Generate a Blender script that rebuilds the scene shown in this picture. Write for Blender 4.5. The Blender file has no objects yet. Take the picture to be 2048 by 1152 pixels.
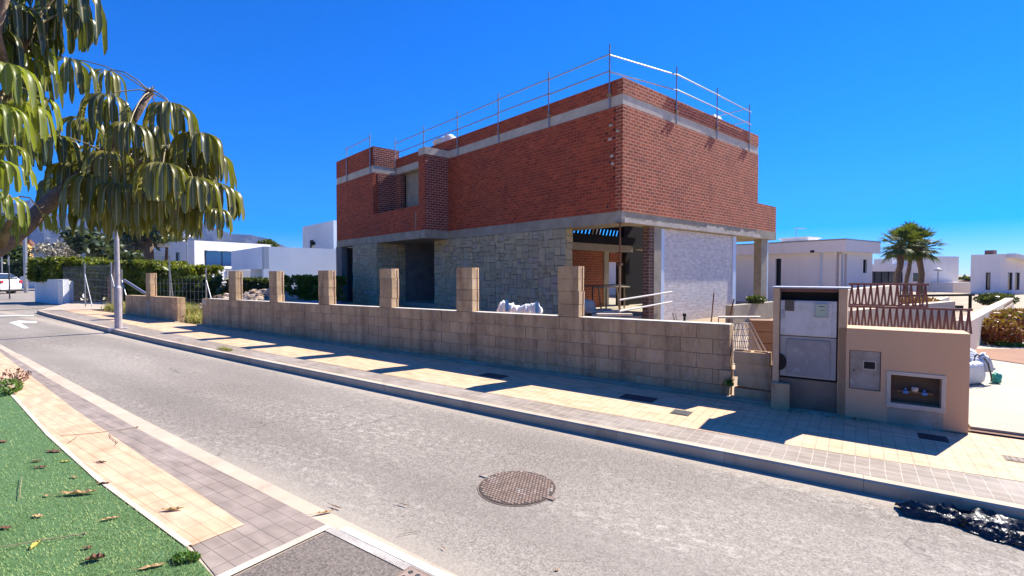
import bpy, bmesh, math, random
import numpy as np
from mathutils import Vector, Matrix, noise
R = math.radians
random.seed(7)
scene = bpy.context.scene
COL = scene.collection

# ---------------------------------------------------------------- camera, sky, sun, exposure
F, PITCH, CAMH, KSL = 992.0, -0.0268, 1.7, 0.006      # focal length (px of a 2048 px wide frame), pitch, eye height, fall of the street
cam = bpy.data.cameras.new("camera"); camo = bpy.data.objects.new("camera", cam); COL.objects.link(camo)
camo.location = (0, 0, CAMH); camo.rotation_euler = (math.pi/2 + PITCH, 0, 0)
cam.sensor_width = 36.0; cam.lens = 36.0*F/2048.0; cam.clip_start = 0.05; cam.clip_end = 20000
scene.camera = camo
SUN = Vector((.802, .574, .99)).normalized()
elev = math.asin(SUN.z)
world = bpy.data.worlds.new("World"); scene.world = world; world.use_nodes = True
nt = world.node_tree; nt.nodes.clear()
wo = nt.nodes.new('ShaderNodeOutputWorld'); bg = nt.nodes.new('ShaderNodeBackground')
sky = nt.nodes.new('ShaderNodeTexSky'); sky.sky_type = 'NISHITA'; sky.sun_disc = False
sky.sun_elevation = elev; sky.sun_rotation = math.atan2(SUN.x, SUN.y)
sky.air_density = 1.0; sky.dust_density = 0.0; sky.ozone_density = 3.5
hs = nt.nodes.new('ShaderNodeHueSaturation'); hs.inputs['Saturation'].default_value = 1.38; hs.inputs['Hue'].default_value = .50
tn = nt.nodes.new('ShaderNodeMix'); tn.data_type = 'RGBA'; tn.blend_type = 'MULTIPLY'; tn.inputs[0].default_value = 1.0; tn.inputs[7].default_value = (.52, .70, 1.18, 1)
nt.links.new(sky.outputs[0], tn.inputs[6]); nt.links.new(tn.outputs[2], hs.inputs['Color']); nt.links.new(hs.outputs[0], bg.inputs['Color'])
bg.inputs['Strength'].default_value = 0.080
nt.links.new(bg.outputs[0], wo.inputs[0])
sl = bpy.data.lights.new("sun", 'SUN'); sl.energy = 5.0; sl.angle = R(0.5); sl.color = (1, .94, .82)
so = bpy.data.objects.new("sun", sl); COL.objects.link(so)
so.rotation_euler = (-SUN).to_track_quat('-Z', 'Y').to_euler(); so.location = (30, 20, 40)
scene.view_settings.view_transform = 'Standard'; scene.view_settings.look = 'None'
scene.view_settings.exposure = 1.12; scene.view_settings.gamma = 1.0
scene.cycles.max_bounces = 6; scene.cycles.transparent_max_bounces = 8

# ---------------------------------------------------------------- measuring helpers
D = Vector((-.8205, .5716)); N = Vector((.5716, .8205))        # along the street (leftwards) and across it (away from the camera)
def ray(x, y):
    a = (x-1024)/F; b = -(y-576)/F; c, s = math.cos(PITCH), math.sin(PITCH)
    return Vector((a, c-b*s, s+b*c))
def G(x, y, z0=0.0, k=KSL):                                     # point of the (gently falling) ground
    r = ray(x, y); l = (CAMH-z0)/(k*(r.x*D.x+r.y*D.y)-r.z); return Vector((0, 0, CAMH))+r*l
def AT(x, y, Y):
    r = ray(x, y); return Vector((0, 0, CAMH))+r*(Y/r.y)
def PV(x, y, n):                                                # street coordinates (t, z) on the upright plane n = const
    r = ray(x, y); l = n/(r.x*N.x+r.y*N.y); P = Vector((0, 0, CAMH))+r*l
    return P.x*D.x+P.y*D.y, P.z
def ST(t, n, z): return Vector((D.x*t+N.x*n, D.y*t+N.y*n, z))
def STk(t, n, z): return Vector((D.x*t+N.x*n, D.y*t+N.y*n, z+KSL*t))
HC = Vector((3.1523, 14.196)); YA = .7206
HW = Vector((math.cos(YA), math.sin(YA))); HU = Vector((-math.sin(YA), math.cos(YA)))
def roadz(n): return .045*min(1.0, max(0.0, (n-2.2)/2.3))
def STr(t, n, z): return STk(t, n, z+roadz(n))
def Gr(x, y, z0=0.0):
    q = G(x, y, z0)
    for _ in range(3): q = G(x, y, z0+roadz(q.x*N.x+q.y*N.y))
    return q
def HF(a, b, z): return Vector((HC.x+HW.x*a+HU.x*b, HC.y+HW.y*a+HU.y*b, z))
def FR(cx, cy, ya):
    w = (math.cos(ya), math.sin(ya)); u = (-math.sin(ya), math.cos(ya))
    return lambda a, b, z: Vector((cx+w[0]*a+u[0]*b, cy+w[1]*a+u[1]*b, z))
def WF(x, y, z): return Vector((x, y, z))

# ---------------------------------------------------------------- objects
def wl(o):
    v = Vector((0, 0, 0))
    while o is not None: v = v+o.location; o = o.parent
    return v
def tag(o, label=None, cat=None, group=None, kind=None):
    if label: o['label'] = label
    if cat: o['category'] = cat
    if group: o['group'] = group
    if kind: o['kind'] = kind
    return o
def thing(name, label, cat, loc=(0, 0, 0), group=None):
    o = bpy.data.objects.new(name, None); COL.objects.link(o); o.location = loc; o.empty_display_size = .2
    return tag(o, label, cat, group)
class MB:
    def __init__(s): s.v = []; s.f = []; s.uv = []; s.c = []; s.tint = 1.0
    def face(s, pts, uvs=None, c=None):
        i = len(s.v); s.v += [tuple(p) for p in pts]; s.f.append(tuple(range(i, i+len(pts))))
        s.uv += uvs if uvs else [(p[0], p[1]) for p in pts]
        s.c.append(s.tint if c is None else c)
    def box(s, fr, a0, a1, b0, b1, z0, z1, c=None, j=0.0, taper=0.0):
        co = {}
        for i, a in enumerate((a0, a1)):
            for k, b in enumerate((b0, b1)):
                for m, z in enumerate((z0, z1)):
                    tp = taper if m else 0
                    co[i, k, m] = (a+(tp if i == 0 else -tp)+random.uniform(-j, j), b+(tp if k == 0 else -tp)+random.uniform(-j, j), z+random.uniform(-j, j))
        for ids, ux in ((((0,0,0),(0,1,0),(0,1,1),(0,0,1)), (1,2)), (((1,0,0),(1,0,1),(1,1,1),(1,1,0)), (1,2)),
                        (((0,0,0),(0,0,1),(1,0,1),(1,0,0)), (0,2)), (((0,1,0),(1,1,0),(1,1,1),(0,1,1)), (0,2)),
                        (((0,0,0),(1,0,0),(1,1,0),(0,1,0)), (0,1)), (((0,0,1),(0,1,1),(1,1,1),(1,0,1)), (0,1))):
            s.face([fr(*co[q]) for q in ids], [(co[q][ux[0]], co[q][ux[1]]) for q in ids], c)
    def tube(s, pts, r, n=8, c=None, caps=True, r1=None):
        pts = [Vector(p) for p in pts]; rings = []; m = len(pts)
        for i, p in enumerate(pts):
            d = (pts[min(i+1, m-1)]-pts[max(i-1, 0)]).normalized()
            x = d.cross(Vector((0, 0, 1)) if abs(d.z) < .95 else Vector((1, 0, 0))).normalized(); y = d.cross(x)
            rr = r if r1 is None else r+(r1-r)*i/(m-1)
            if isinstance(r, (list, tuple)): rr = r[i]
            rings.append([p+x*math.cos(2*math.pi*k/n)*rr+y*math.sin(2*math.pi*k/n)*rr for k in range(n)])
        L = 0
        for i in range(m-1):
            dl = (pts[i+1]-pts[i]).length
            for k in range(n):
                k2 = (k+1) % n
                s.face([rings[i][k], rings[i][k2], rings[i+1][k2], rings[i+1][k]], [(k/n, L), ((k+1)/n, L), ((k+1)/n, L+dl), (k/n, L+dl)], c)
            L += dl
        if caps: s.face(rings[0][::-1], None, c); s.face(rings[-1], None, c)
    def lathe(s, base, prof, n=16, c=None):
        b = Vector(base); rg = [[b+Vector((r*math.cos(2*math.pi*k/n), r*math.sin(2*math.pi*k/n), z)) for k in range(n)] for r, z in prof]
        for i in range(len(prof)-1):
            for k in range(n): s.face([rg[i][k], rg[i][(k+1) % n], rg[i+1][(k+1) % n], rg[i+1][k]], None, c)
        s.face(rg[0][::-1], None, c); s.face(rg[-1], None, c)
    def prism(s, poly, z0, z1, fr=WF, c=None):
        s.face([fr(x, y, z1) for x, y in poly], [(x, y) for x, y in poly], c)
        s.face([fr(x, y, z0) for x, y in poly][::-1], [(x, y) for x, y in poly][::-1], c)
        for i in range(len(poly)):
            p, q = poly[i], poly[(i+1) % len(poly)]; d = math.hypot(q[0]-p[0], q[1]-p[1])
            s.face([fr(*p, z0), fr(*q, z0), fr(*q, z1), fr(*p, z1)], [(0, z0), (d, z0), (d, z1), (0, z1)], c)
    def build(s, name, mat, parent=None, fix=False, smooth=False, bevel=0, merge=False, up=False, **kw):
        V = np.array([tuple(p) for p in s.v], dtype=float)
        if parent is not None: org = np.array(wl(parent)); loc = None
        else:
            mn, mx = V.min(0), V.max(0); loc = np.array([(mn[0]+mx[0])/2, (mn[1]+mx[1])/2, mn[2]]); org = loc
        me = bpy.data.meshes.new(name); me.from_pydata([tuple(q) for q in (V-org)], [], s.f)
        u = me.uv_layers.new(name="UVMap"); u.data.foreach_set("uv", np.array(s.uv, dtype=np.float32).ravel())
        at = me.attributes.new("tint", 'FLOAT', 'FACE'); at.data.foreach_set("value", np.array(s.c, dtype=np.float32))
        bm = bmesh.new(); bm.from_mesh(me)
        if merge or smooth or bevel: bmesh.ops.remove_doubles(bm, verts=bm.verts, dist=1e-5)
        if fix: bmesh.ops.recalc_face_normals(bm, faces=bm.faces)
        if up:
            for f in bm.faces:
                f.normal_update()
                if f.normal.z < 0: f.normal_flip()
        bm.to_mesh(me); bm.free()
        if smooth: me.polygons.foreach_set("use_smooth", [True]*len(me.polygons))
        me.materials.append(mat); me.update()
        o = bpy.data.objects.new(name, me); COL.objects.link(o)
        if parent is not None: o.parent = parent
        else: o.location = loc
        if bevel:
            b = o.modifiers.new("bevel", 'BEVEL'); b.width = bevel; b.segments = 2; b.limit_method = 'ANGLE'
        tag(o, **kw); return o
def wallh(mb, fr, axis, l0, l1, t0, t1, z0, z1, holes, c=None):
    """a wall from l0 to l1 along the axis, thickness t0..t1, with rectangular openings (lo, hi, zlo, zhi)"""
    L = sorted({l0, l1, *[min(max(h[0], l0), l1) for h in holes], *[min(max(h[1], l0), l1) for h in holes]})
    for i in range(len(L)-1):
        m = (L[i]+L[i+1])/2; hz = sorted([(h[2], h[3]) for h in holes if h[0] < m < h[1]]); z = z0
        for (a, b) in hz+[(z1, z1)]:
            if a > z+1e-4:
                if axis == 'a': mb.box(fr, L[i], L[i+1], t0, t1, z, a, c)
                else: mb.box(fr, t0, t1, L[i], L[i+1], z, a, c)
            z = max(z, b)

# ---------------------------------------------------------------- materials
def nodes(name):
    m = bpy.data.materials.new(name); m.use_nodes = True; t = m.node_tree; t.nodes.clear()
    o = t.nodes.new('ShaderNodeOutputMaterial'); b = t.nodes.new('ShaderNodeBsdfPrincipled'); t.links.new(b.outputs[0], o.inputs[0])
    return m, t, b, o
def nd(t, ty, **kw):
    n = t.nodes.new(ty)
    for k, v in kw.items():
        if k in n.inputs: n.inputs[k].default_value = v
        else: setattr(n, k, v)
    return n
def coords(t, kind, scale=(1, 1, 1), rot=0):
    c = t.nodes.new('ShaderNodeTexCoord'); mp = t.nodes.new('ShaderNodeMapping'); mp.inputs['Scale'].default_value = scale
    mp.inputs['Rotation'].default_value = (0, 0, rot); t.links.new(c.outputs[kind], mp.inputs[0]); return mp.outputs[0]
def noisef(t, vec, scale, detail=5, rough=.6, lo=.35, hi=.65):
    n = nd(t, 'ShaderNodeTexNoise', Scale=scale, Detail=detail, Roughness=rough); t.links.new(vec, n.inputs['Vector'])
    r = t.nodes.new('ShaderNodeMapRange'); r.inputs['From Min'].default_value = lo; r.inputs['From Max'].default_value = hi
    t.links.new(n.outputs['Fac'], r.inputs['Value']); return r.outputs[0]
def mix(t, fac, a, b, blend='MIX'):
    m = t.nodes.new('ShaderNodeMix'); m.data_type = 'RGBA'; m.blend_type = blend
    for s, v in ((m.inputs[0], fac), (m.inputs[6], a), (m.inputs[7], b)):
        if isinstance(v, (int, float)): s.default_value = v
        elif isinstance(v, tuple): s.default_value = (*v, 1) if len(v) == 3 else v
        else: t.links.new(v, s)
    return m.outputs[2]
def math_(t, op, a, b=None):
    m = t.nodes.new('ShaderNodeMath'); m.operation = op
    for i, v in enumerate((a, b)):
        if v is None: continue
        if isinstance(v, (int, float)): m.inputs[i].default_value = v
        else: t.links.new(v, m.inputs[i])
    return m.outputs[0]
def bump(t, b, h, strength=.4, dist=.01, prev=None):
    n = nd(t, 'ShaderNodeBump', Strength=strength, Distance=dist); t.links.new(h, n.inputs['Height'])
    if prev is not None: t.links.new(prev, n.inputs['Normal'])
    t.links.new(n.outputs[0], b.inputs['Normal']); return n.outputs[0]
def tintmul(t, col, amt=1.0):
    a = t.nodes.new('ShaderNodeAttribute'); a.attribute_name = 'tint'
    cc = t.nodes.new('ShaderNodeCombineColor')
    for i in range(3): t.links.new(a.outputs['Fac'], cc.inputs[i])
    return mix(t, amt, col, cc.outputs[0], 'MULTIPLY')
def plain(name, c1, c2=None, scale=3.0, rough=.85, bs=60, bd=.004, bst=.3, metal=0, tint=False, det=6, c3=None, s3=.7):
    m, t, b, o = nodes(name); v = coords(t, 'Object')
    c2 = c2 or tuple(x*.8 for x in c1)
    col = mix(t, noisef(t, v, scale, det), c1, c2)
    if c3: col = mix(t, noisef(t, v, s3, 8, .7, .55, .7), col, c3)
    if tint: col = tintmul(t, col)
    t.links.new(col, b.inputs['Base Color']); b.inputs['Roughness'].default_value = rough; b.inputs['Metallic'].default_value = metal
    if bst: bump(t, b, noisef(t, v, bs, 4, .6, 0, 1), bst, bd)
    return m
def brickmat(name, c1, c2, mort, bw=.25, rh=.0985, ms=.014, offset=.5, rough=.9, stain=(.1, .06, .05), stf=.5, bd=.012, bias=0., grime=.55, smooth=.15):
    m, t, b, o = nodes(name); uv = coords(t, 'UV')
    w = nd(t, 'ShaderNodeTexNoise', Scale=4.0, Detail=3.0); t.links.new(uv, w.inputs['Vector'])
    vm = t.nodes.new('ShaderNodeVectorMath'); vm.operation = 'MULTIPLY_ADD'; t.links.new(w.outputs['Color'], vm.inputs[0])
    vm.inputs[1].default_value = (.014, .014, 0); t.links.new(uv, vm.inputs[2])
    k = nd(t, 'ShaderNodeTexBrick', Scale=1.0); k.offset = offset; t.links.new(vm.outputs[0], k.inputs['Vector'])
    k.inputs['Brick Width'].default_value = bw; k.inputs['Row Height'].default_value = rh; k.inputs['Mortar Size'].default_value = ms
    k.inputs['Mortar Smooth'].default_value = smooth; k.inputs['Bias'].default_value = bias
    k.inputs['Color1'].default_value = (*c1, 1); k.inputs['Color2'].default_value = (*c2, 1); k.inputs['Mortar'].default_value = (*mort, 1)
    col = mix(t, math_(t, 'MULTIPLY', noisef(t, uv, 1.1, 8, .7, .45, .75), stf), k.outputs['Color'], stain)
    col = mix(t, math_(t, 'MULTIPLY', noisef(t, uv, 9.0, 4, .7, .5, .8), grime), col, mort)
    t.links.new(col, b.inputs['Base Color']); b.inputs['Roughness'].default_value = rough
    hv_ = nd(t, 'ShaderNodeHueSaturation'); t.links.new(col, hv_.inputs['Color']); t.links.new(math_(t, 'ADD', .78, math_(t, 'MULTIPLY', noisef(t, coords(t, 'UV', (4.0, 10.15, 1)), 1.0, 1, .5, .2, .8), .45)), hv_.inputs['Value']); t.links.new(hv_.outputs[0], b.inputs['Base Color'])
    b_ = mix(t, math_(t, 'MULTIPLY', noisef(t, coords(t, 'UV', (.9, .5, 1)), 1.7, 9, .75, .56, .72), .38 if rough > .85 else 0), hv_.outputs[0], tuple(min(.7, x*1.25) for x in mort)); t.links.new(b_, b.inputs['Base Color'])
    inv = math_(t, 'SUBTRACT', 1.0, k.outputs['Fac'])
    hh = math_(t, 'ADD', inv, math_(t, 'MULTIPLY', noisef(t, uv, 40, 4, .6, 0, 1), .35))
    bump(t, b, hh, .8, bd); return m
M = {}
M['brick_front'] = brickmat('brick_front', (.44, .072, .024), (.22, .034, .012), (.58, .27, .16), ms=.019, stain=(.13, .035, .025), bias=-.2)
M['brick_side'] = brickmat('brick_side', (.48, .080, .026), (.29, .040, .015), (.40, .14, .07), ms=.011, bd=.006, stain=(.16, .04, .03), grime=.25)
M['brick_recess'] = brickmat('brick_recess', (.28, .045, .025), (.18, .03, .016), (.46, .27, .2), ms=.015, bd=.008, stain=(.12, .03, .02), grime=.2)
M['tile_sand'] = brickmat('tile_sand', (.68, .43, .25), (.62, .39, .22), (.47, .285, .19), bw=.1, rh=.1, ms=.005, offset=0, stain=(.62, .47, .33), stf=.7, bd=.003, grime=.12, rough=.8)
M['tile_grey'] = brickmat('tile_grey', (.27, .215, .17), (.23, .18, .145), (.41, .34, .27), bw=.1, rh=.1, ms=.005, offset=0, stain=(.44, .38, .34), stf=.7, bd=.003, grime=.2, rough=.8)
M['tile_grey_near'] = brickmat('tile_grey_near', (.30, .235, .195), (.26, .205, .17), (.17, .13, .11), bw=.2, rh=.1, ms=.0035, offset=0, stain=(.38, .31, .27), stf=.8, bd=.003, grime=.12, rough=.8)
M['tile_sand_near'] = brickmat('tile_sand_near', (.62, .405, .255), (.585, .375, .23), (.46, .26, .15), bw=.2, rh=.1, ms=.0035, offset=0, stain=(.64, .45, .31), stf=.8, bd=.002, grime=.05, rough=.8)
M['concrete'] = plain('concrete', (.40, .35, .26), (.30, .26, .19), 2.5, c3=(.48, .44, .36), s3=1.4, bd=.006)
M['concrete_light'] = plain('concrete_light', (.60, .53, .43), (.47, .41, .33), 2.5, c3=(.68, .60, .49), s3=1.6)
M['concrete_dark'] = plain('concrete_dark', (.21, .2, .19), (.14, .14, .14), 2.5)
M['mortar'] = plain('mortar', (.36, .28, .21), (.28, .21, .15), 6)
M['kerb'] = plain('kerb', (.56, .44, .33), (.46, .36, .27), 3, c3=(.38, .3, .23), s3=3)
M['plaster_beige'] = plain('plaster_beige', (.66, .42, .25), (.61, .385, .225), .8, bs=220, bd=.003, bst=.6)
M['plaster_cream'] = plain('plaster_cream', (.72, .58, .42), (.68, .54, .39), .8, bs=150, bd=.003)
def rendermat(name, c1, c2, dirt, amt):
    m, t, b, o = nodes(name); v = coords(t, 'Object'); col = mix(t, noisef(t, v, .6, 5), c1, c2)
    col = mix(t, math_(t, 'MULTIPLY', noisef(t, coords(t, 'Object', (2.2, 2.2, .16)), 1.6, 6, .7, .52, .75), amt), col, dirt)
    t.links.new(col, b.inputs['Base Color']); b.inputs['Roughness'].default_value = .85; bump(t, b, noisef(t, v, 40, 4, .6, 0, 1), .15, .003); return m
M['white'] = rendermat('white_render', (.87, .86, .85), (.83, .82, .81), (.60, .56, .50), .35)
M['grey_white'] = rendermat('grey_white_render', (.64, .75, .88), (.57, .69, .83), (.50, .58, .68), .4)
M['yellow'] = plain('yellow_render', (.70, .40, .12), (.66, .36, .1), .5)
M['steel'] = plain('galvanised_steel', (.42, .42, .44), (.3, .3, .33), 12, rough=.45, metal=.7, bst=0)
M['dark_steel'] = plain('dark_steel', (.10, .10, .11), (.06, .06, .07), 12, rough=.5, metal=.6, bst=0)
M['rusty'] = plain('rusty_steel', (.22, .09, .04), (.12, .05, .03), 20, rough=.8)
M['brown_metal'] = plain('brown_metal', (.16, .065, .055), (.14, .055, .05), 8, rough=.55, bst=0)
M['white_panel'] = plain('white_panel', (.66, .63, .61), (.56, .53, .51), 4, rough=.5, bst=.05, c3=(.48, .44, .40), s3=5)
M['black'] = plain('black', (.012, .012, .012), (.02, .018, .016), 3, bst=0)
M['sunlit_top'] = plain('sunlit_top_strip', (.66, .60, .50), (.56, .50, .41), 6)
M['timber'] = plain('timber', (.42, .27, .14), (.3, .19, .1), 8)
M['glass'] = plain('window_glass', (.03, .05, .08), (.03, .045, .07), 1, rough=.08, bst=0)
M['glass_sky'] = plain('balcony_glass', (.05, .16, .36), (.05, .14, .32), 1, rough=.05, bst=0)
M['plastic_bag'] = plain('woven_plastic', (.80, .78, .76), (.7, .68, .67), 5, rough=.6, bs=25, bd=.02, bst=.5)
M['blue'] = plain('blue_plastic', (.05, .22, .55), (.04, .18, .45), 5, rough=.5)
M['green_net'] = plain('green_net', (.06, .42, .30), (.04, .3, .2), 9, rough=.6)
M['dirt'] = plain('dirt', (.42, .31, .2), (.30, .21, .13), .6, bs=9, bd=.05, bst=.6, c3=(.5, .4, .28), s3=.25)
M['rubble'] = plain('rubble', (.62, .5, .38), (.36, .25, .17), 3.5, bs=9, bd=.06, bst=.8, tint=True)
M['red_soil'] = plain('red_soil', (.30, .13, .06), (.22, .09, .045), 3)
M['driveway'] = plain('driveway_concrete', (.43, .385, .30), (.37, .33, .26), 1.2, c3=(.49, .44, .35), s3=.6, bs=60)
M['dust'] = plain('dusty_concrete', (.56, .45, .34), (.46, .37, .29), .9, bs=40)

def blockmat():
    m, t, b, o = nodes('concrete_block'); v = coords(t, 'Object'); uv = coords(t, 'UV', (1, 1, 1))
    col = mix(t, noisef(t, v, 2.2, 6, .6), (.60, .41, .23), (.46, .31, .17))
    col = mix(t, math_(t, 'MULTIPLY', noisef(t, coords(t, 'UV', (3.2, .7, 1)), 1.3, 6, .65, .47, .66), .75), col, (.19, .105, .06))
    col = mix(t, math_(t, 'MULTIPLY', noisef(t, v, 9, 7, .75, .5, .7), .55), col, (.56, .46, .36))
    col = tintmul(t, col)
    t.links.new(col, b.inputs['Base Color']); b.inputs['Roughness'].default_value = .95
    bump(t, b, noisef(t, v, 110, 4, .7, 0, 1), .7, .005); return m
M['block'] = blockmat()
def stonemat():
    m, t, b, o = nodes('sandstone_cladding'); v = coords(t, 'Object')
    at = t.nodes.new('ShaderNodeAttribute'); at.attribute_name = 'tint'
    cr = t.nodes.new('ShaderNodeValToRGB'); t.links.new(at.outputs['Fac'], cr.inputs[0]); e = cr.color_ramp.elements
    e[0].position = 0; e[0].color = (.44, .36, .20, 1); e[1].position = 1; e[1].color = (.68, .58, .38, 1)
    for p, c in ((.3, (.56, .47, .28, 1)), (.55, (.64, .52, .29, 1)), (.7, (.52, .40, .20, 1)), (.85, (.54, .47, .33, 1)), (.93, (.46, .33, .24, 1))):
        q = e.new(p); q.color = c
    col = mix(t, math_(t, 'MULTIPLY', noisef(t, v, 7, 6, .65), .5), cr.outputs[0], (.34, .30, .21))
    t.links.new(col, b.inputs['Base Color']); b.inputs['Roughness'].default_value = .9
    bump(t, b, noisef(t, v, 22, 6, .7, 0, 1), .8, .02); return m
M['stone'] = stonemat()
M['stone_joint'] = plain('stone_joint', (.22, .18, .12), (.16, .13, .09), 6)
def roadmat(name, c1, c2, pale, amt=.85, wear=False):
    m, t, b, o = nodes(name); uv = coords(t, 'UV', (.35, 1, 1)); v = coords(t, 'UV')
    sp = nd(t, 'ShaderNodeTexVoronoi', Scale=95.0); t.links.new(v, sp.inputs['Vector'])
    col = mix(t, noisef(t, v, 60, 4, .7, .3, .7), c1, c2)
    bw_ = t.nodes.new('ShaderNodeRGBToBW'); t.links.new(sp.outputs['Color'], bw_.inputs[0]); col = mix(t, .75, col, bw_.outputs[0], 'SOFT_LIGHT')
    big = noisef(t, uv, .9, 6, .62, .42, .66); fine = noisef(t, coords(t, 'UV', (.8, 1.3, 1), .35), 13, 9, .85, .50, .60)
    col = mix(t, math_(t, 'MULTIPLY', math_(t, 'MULTIPLY', big, fine), amt), col, pale)
    col = mix(t, math_(t, 'MULTIPLY', noisef(t, uv, .5, 3, .5, .4, .7), .3), col, tuple(x*.9 for x in pale))
    if wear:
        sx = t.nodes.new('ShaderNodeSeparateXYZ'); t.links.new(v, sx.inputs[0]); wob = math_(t, 'ADD', sx.outputs[1], math_(t, 'MULTIPLY', noisef(t, uv, .8, 4, .6, 0, 1), .35))
        for cx_, wd, cc, am in ((4.78, .24, (.46, .38, .29), .6), (2.2, .22, (.42, .36, .29), .5), (2.95, .30, (.17, .145, .12), .28), (4.25, .25, (.18, .15, .125), .22)):
            mr = t.nodes.new('ShaderNodeMapRange'); mr.interpolation_type = 'SMOOTHSTEP'; t.links.new(math_(t, 'ABSOLUTE', math_(t, 'SUBTRACT', wob, cx_)), mr.inputs['Value'])
            mr.inputs['From Min'].default_value = wd*.2; mr.inputs['From Max'].default_value = wd*1.3; mr.inputs['To Min'].default_value = am; mr.inputs['To Max'].default_value = 0
            col = mix(t, mr.outputs[0], col, cc)
        cv = nd(t, 'ShaderNodeTexVoronoi', Scale=.55); cv.feature = 'DISTANCE_TO_EDGE'
        dn = nd(t, 'ShaderNodeTexNoise', Scale=3.0, Detail=6.0); t.links.new(v, dn.inputs['Vector']); vm2 = t.nodes.new('ShaderNodeVectorMath'); vm2.operation = 'MULTIPLY_ADD'
        t.links.new(dn.outputs['Color'], vm2.inputs[0]); vm2.inputs[1].default_value = (.5, .5, 0); t.links.new(v, vm2.inputs[2]); t.links.new(vm2.outputs[0], cv.inputs['Vector'])
        ck = math_(t, 'MULTIPLY', math_(t, 'LESS_THAN', cv.outputs[0], .0035), noisef(t, v, .45, 2, .5, .52, .6)); col = mix(t, math_(t, 'MULTIPLY', ck, .55), col, (.08, .065, .055))
    pores = noisef(t, v, 130, 2, .6, .62, .70)
    col = mix(t, math_(t, 'MULTIPLY', pores, .55), col, (.06, .055, .05))
    t.links.new(col, b.inputs['Base Color']); b.inputs['Roughness'].default_value = .9
    bump(t, b, noisef(t, v, 150, 3, .7, 0, 1), .45, .004); return m
M['asphalt'] = roadmat('asphalt', (.255, .215, .18), (.20, .17, .14), (.58, .52, .44), wear=True)
M['asphalt_dark'] = roadmat('asphalt_dark', (.18, .145, .12), (.12, .097, .083), (.33, .28, .24), .4)
M['paint'] = plain('road_paint', (.82, .81, .78), (.70, .68, .64), 30, c3=(.45, .41, .37), s3=25)
def turfmat():
    m, t, b, o = nodes('turf'); v = coords(t, 'Object'); col = mix(t, noisef(t, v, 60, 3), (.10, .19, .06), (.055, .12, .04))
    t.links.new(col, b.inputs['Base Color']); b.inputs['Roughness'].default_value = .8; return m
M['turf'] = turfmat()
def leafmat(name, c1, c2, trans=.35, rough=.45, rib=False, dry=None):
    m, t, b, o = nodes(name); a = t.nodes.new('ShaderNodeAttribute'); a.attribute_name = 'tint'
    col = mix(t, a.outputs['Fac'], c1, c2)
    if dry: col = mix(t, math_(t, 'GREATER_THAN', a.outputs['Fac'], .93), col, dry)
    if rib:
        uv = coords(t, 'UV'); sx = t.nodes.new('ShaderNodeSeparateXYZ'); t.links.new(uv, sx.inputs[0])
        d = math_(t, 'ABSOLUTE', math_(t, 'SUBTRACT', sx.outputs[0], .5)); mr = t.nodes.new('ShaderNodeMapRange')
        mr.inputs['From Min'].default_value = .03; mr.inputs['From Max'].default_value = .09; mr.inputs['To Min'].default_value = 1; mr.inputs['To Max'].default_value = 0
        t.links.new(d, mr.inputs['Value']); nz = noisef(t, coords(t, 'Object'), 26, 4, .7, .60, .68); ed_ = math_(t, 'GREATER_THAN', math_(t, 'ADD', d, math_(t, 'MULTIPLY', noisef(t, coords(t, 'Object'), 14, 3, .6, .3, .7), .16)), .56); col = mix(t, math_(t, 'MULTIPLY', math_(t, 'MAXIMUM', nz, ed_), .7), col, (.30, .20, .08)); col = mix(t, mr.outputs[0], col, (.42, .38, .19))
        b.inputs['Specular IOR Level'].default_value = .6
    t.links.new(col, b.inputs['Base Color']); b.inputs['Roughness'].default_value = rough
    tr = t.nodes.new('ShaderNodeBsdfTranslucent'); tc = mix(t, .5, col, (.75, .85, .15), 'MULTIPLY'); t.links.new(mix(t, .6, col, (.30, .36, .02)), tr.inputs['Color'])
    ms = t.nodes.new('ShaderNodeMixShader'); ms.inputs[0].default_value = trans
    t.links.new(b.outputs[0], ms.inputs[1]); t.links.new(tr.outputs[0], ms.inputs[2]); t.links.new(ms.outputs[0], o.inputs[0]); return m
M['umbrella_leaf'] = leafmat('umbrella_leaf', (.020, .030, .007), (.25, .22, .035), .26, .34, True)
M['umbrella_leaf_dark'] = leafmat('umbrella_leaf_dark', (.02, .035, .012), (.06, .07, .02), .25, .2, True)
M['umbrella_leaf_light'] = leafmat('umbrella_leaf_light', (.10, .16, .012), (.28, .30, .03), .5, .38, True)
M['hedge'] = leafmat('hedge_leaf', (.03, .06, .006), (.26, .27, .02), .35)
M['dark_leaf'] = leafmat('dark_leaf', (.02, .04, .012), (.06, .09, .02), .2)
M['pine_leaf'] = leafmat('pine_needles', (.03, .055, .025), (.08, .10, .045), .15)
M['pale_twig'] = leafmat('pale_twigs', (.20, .17, .13), (.34, .30, .24), .1)
M['dry_leaf'] = leafmat('dry_leaf', (.40, .22, .09), (.60, .40, .2), .1, .6)
M['brown_leaf'] = leafmat('brown_leaf', (.11, .035, .02), (.2, .08, .04), .05, .7)
M['yellow_leaf'] = leafmat('yellow_leaf', (.60, .42, .06), (.45, .42, .08), .2, .6)
M['red_bush'] = leafmat('red_bush_leaf', (.24, .06, .018), (.46, .13, .04), .2, dry=(.12, .2, .03))
M['grass'] = leafmat('wild_grass', (.30, .28, .06), (.48, .40, .12), .3, .7, dry=(.12, .22, .04))
M['weed'] = leafmat('weed_leaf', (.05, .13, .02), (.13, .26, .04), .3)
M['blade'] = leafmat('turf_blade', (.13, .21, .055), (.36, .46, .16), .2, .6)
M['palm_leaf'] = leafmat('palm_leaf', (.025, .055, .012), (.10, .13, .028), .2, .75)
M['bark'] = plain('bark', (.22, .15, .1), (.12, .08, .055), 14, bs=30, bd=.02, bst=.8)
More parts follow.
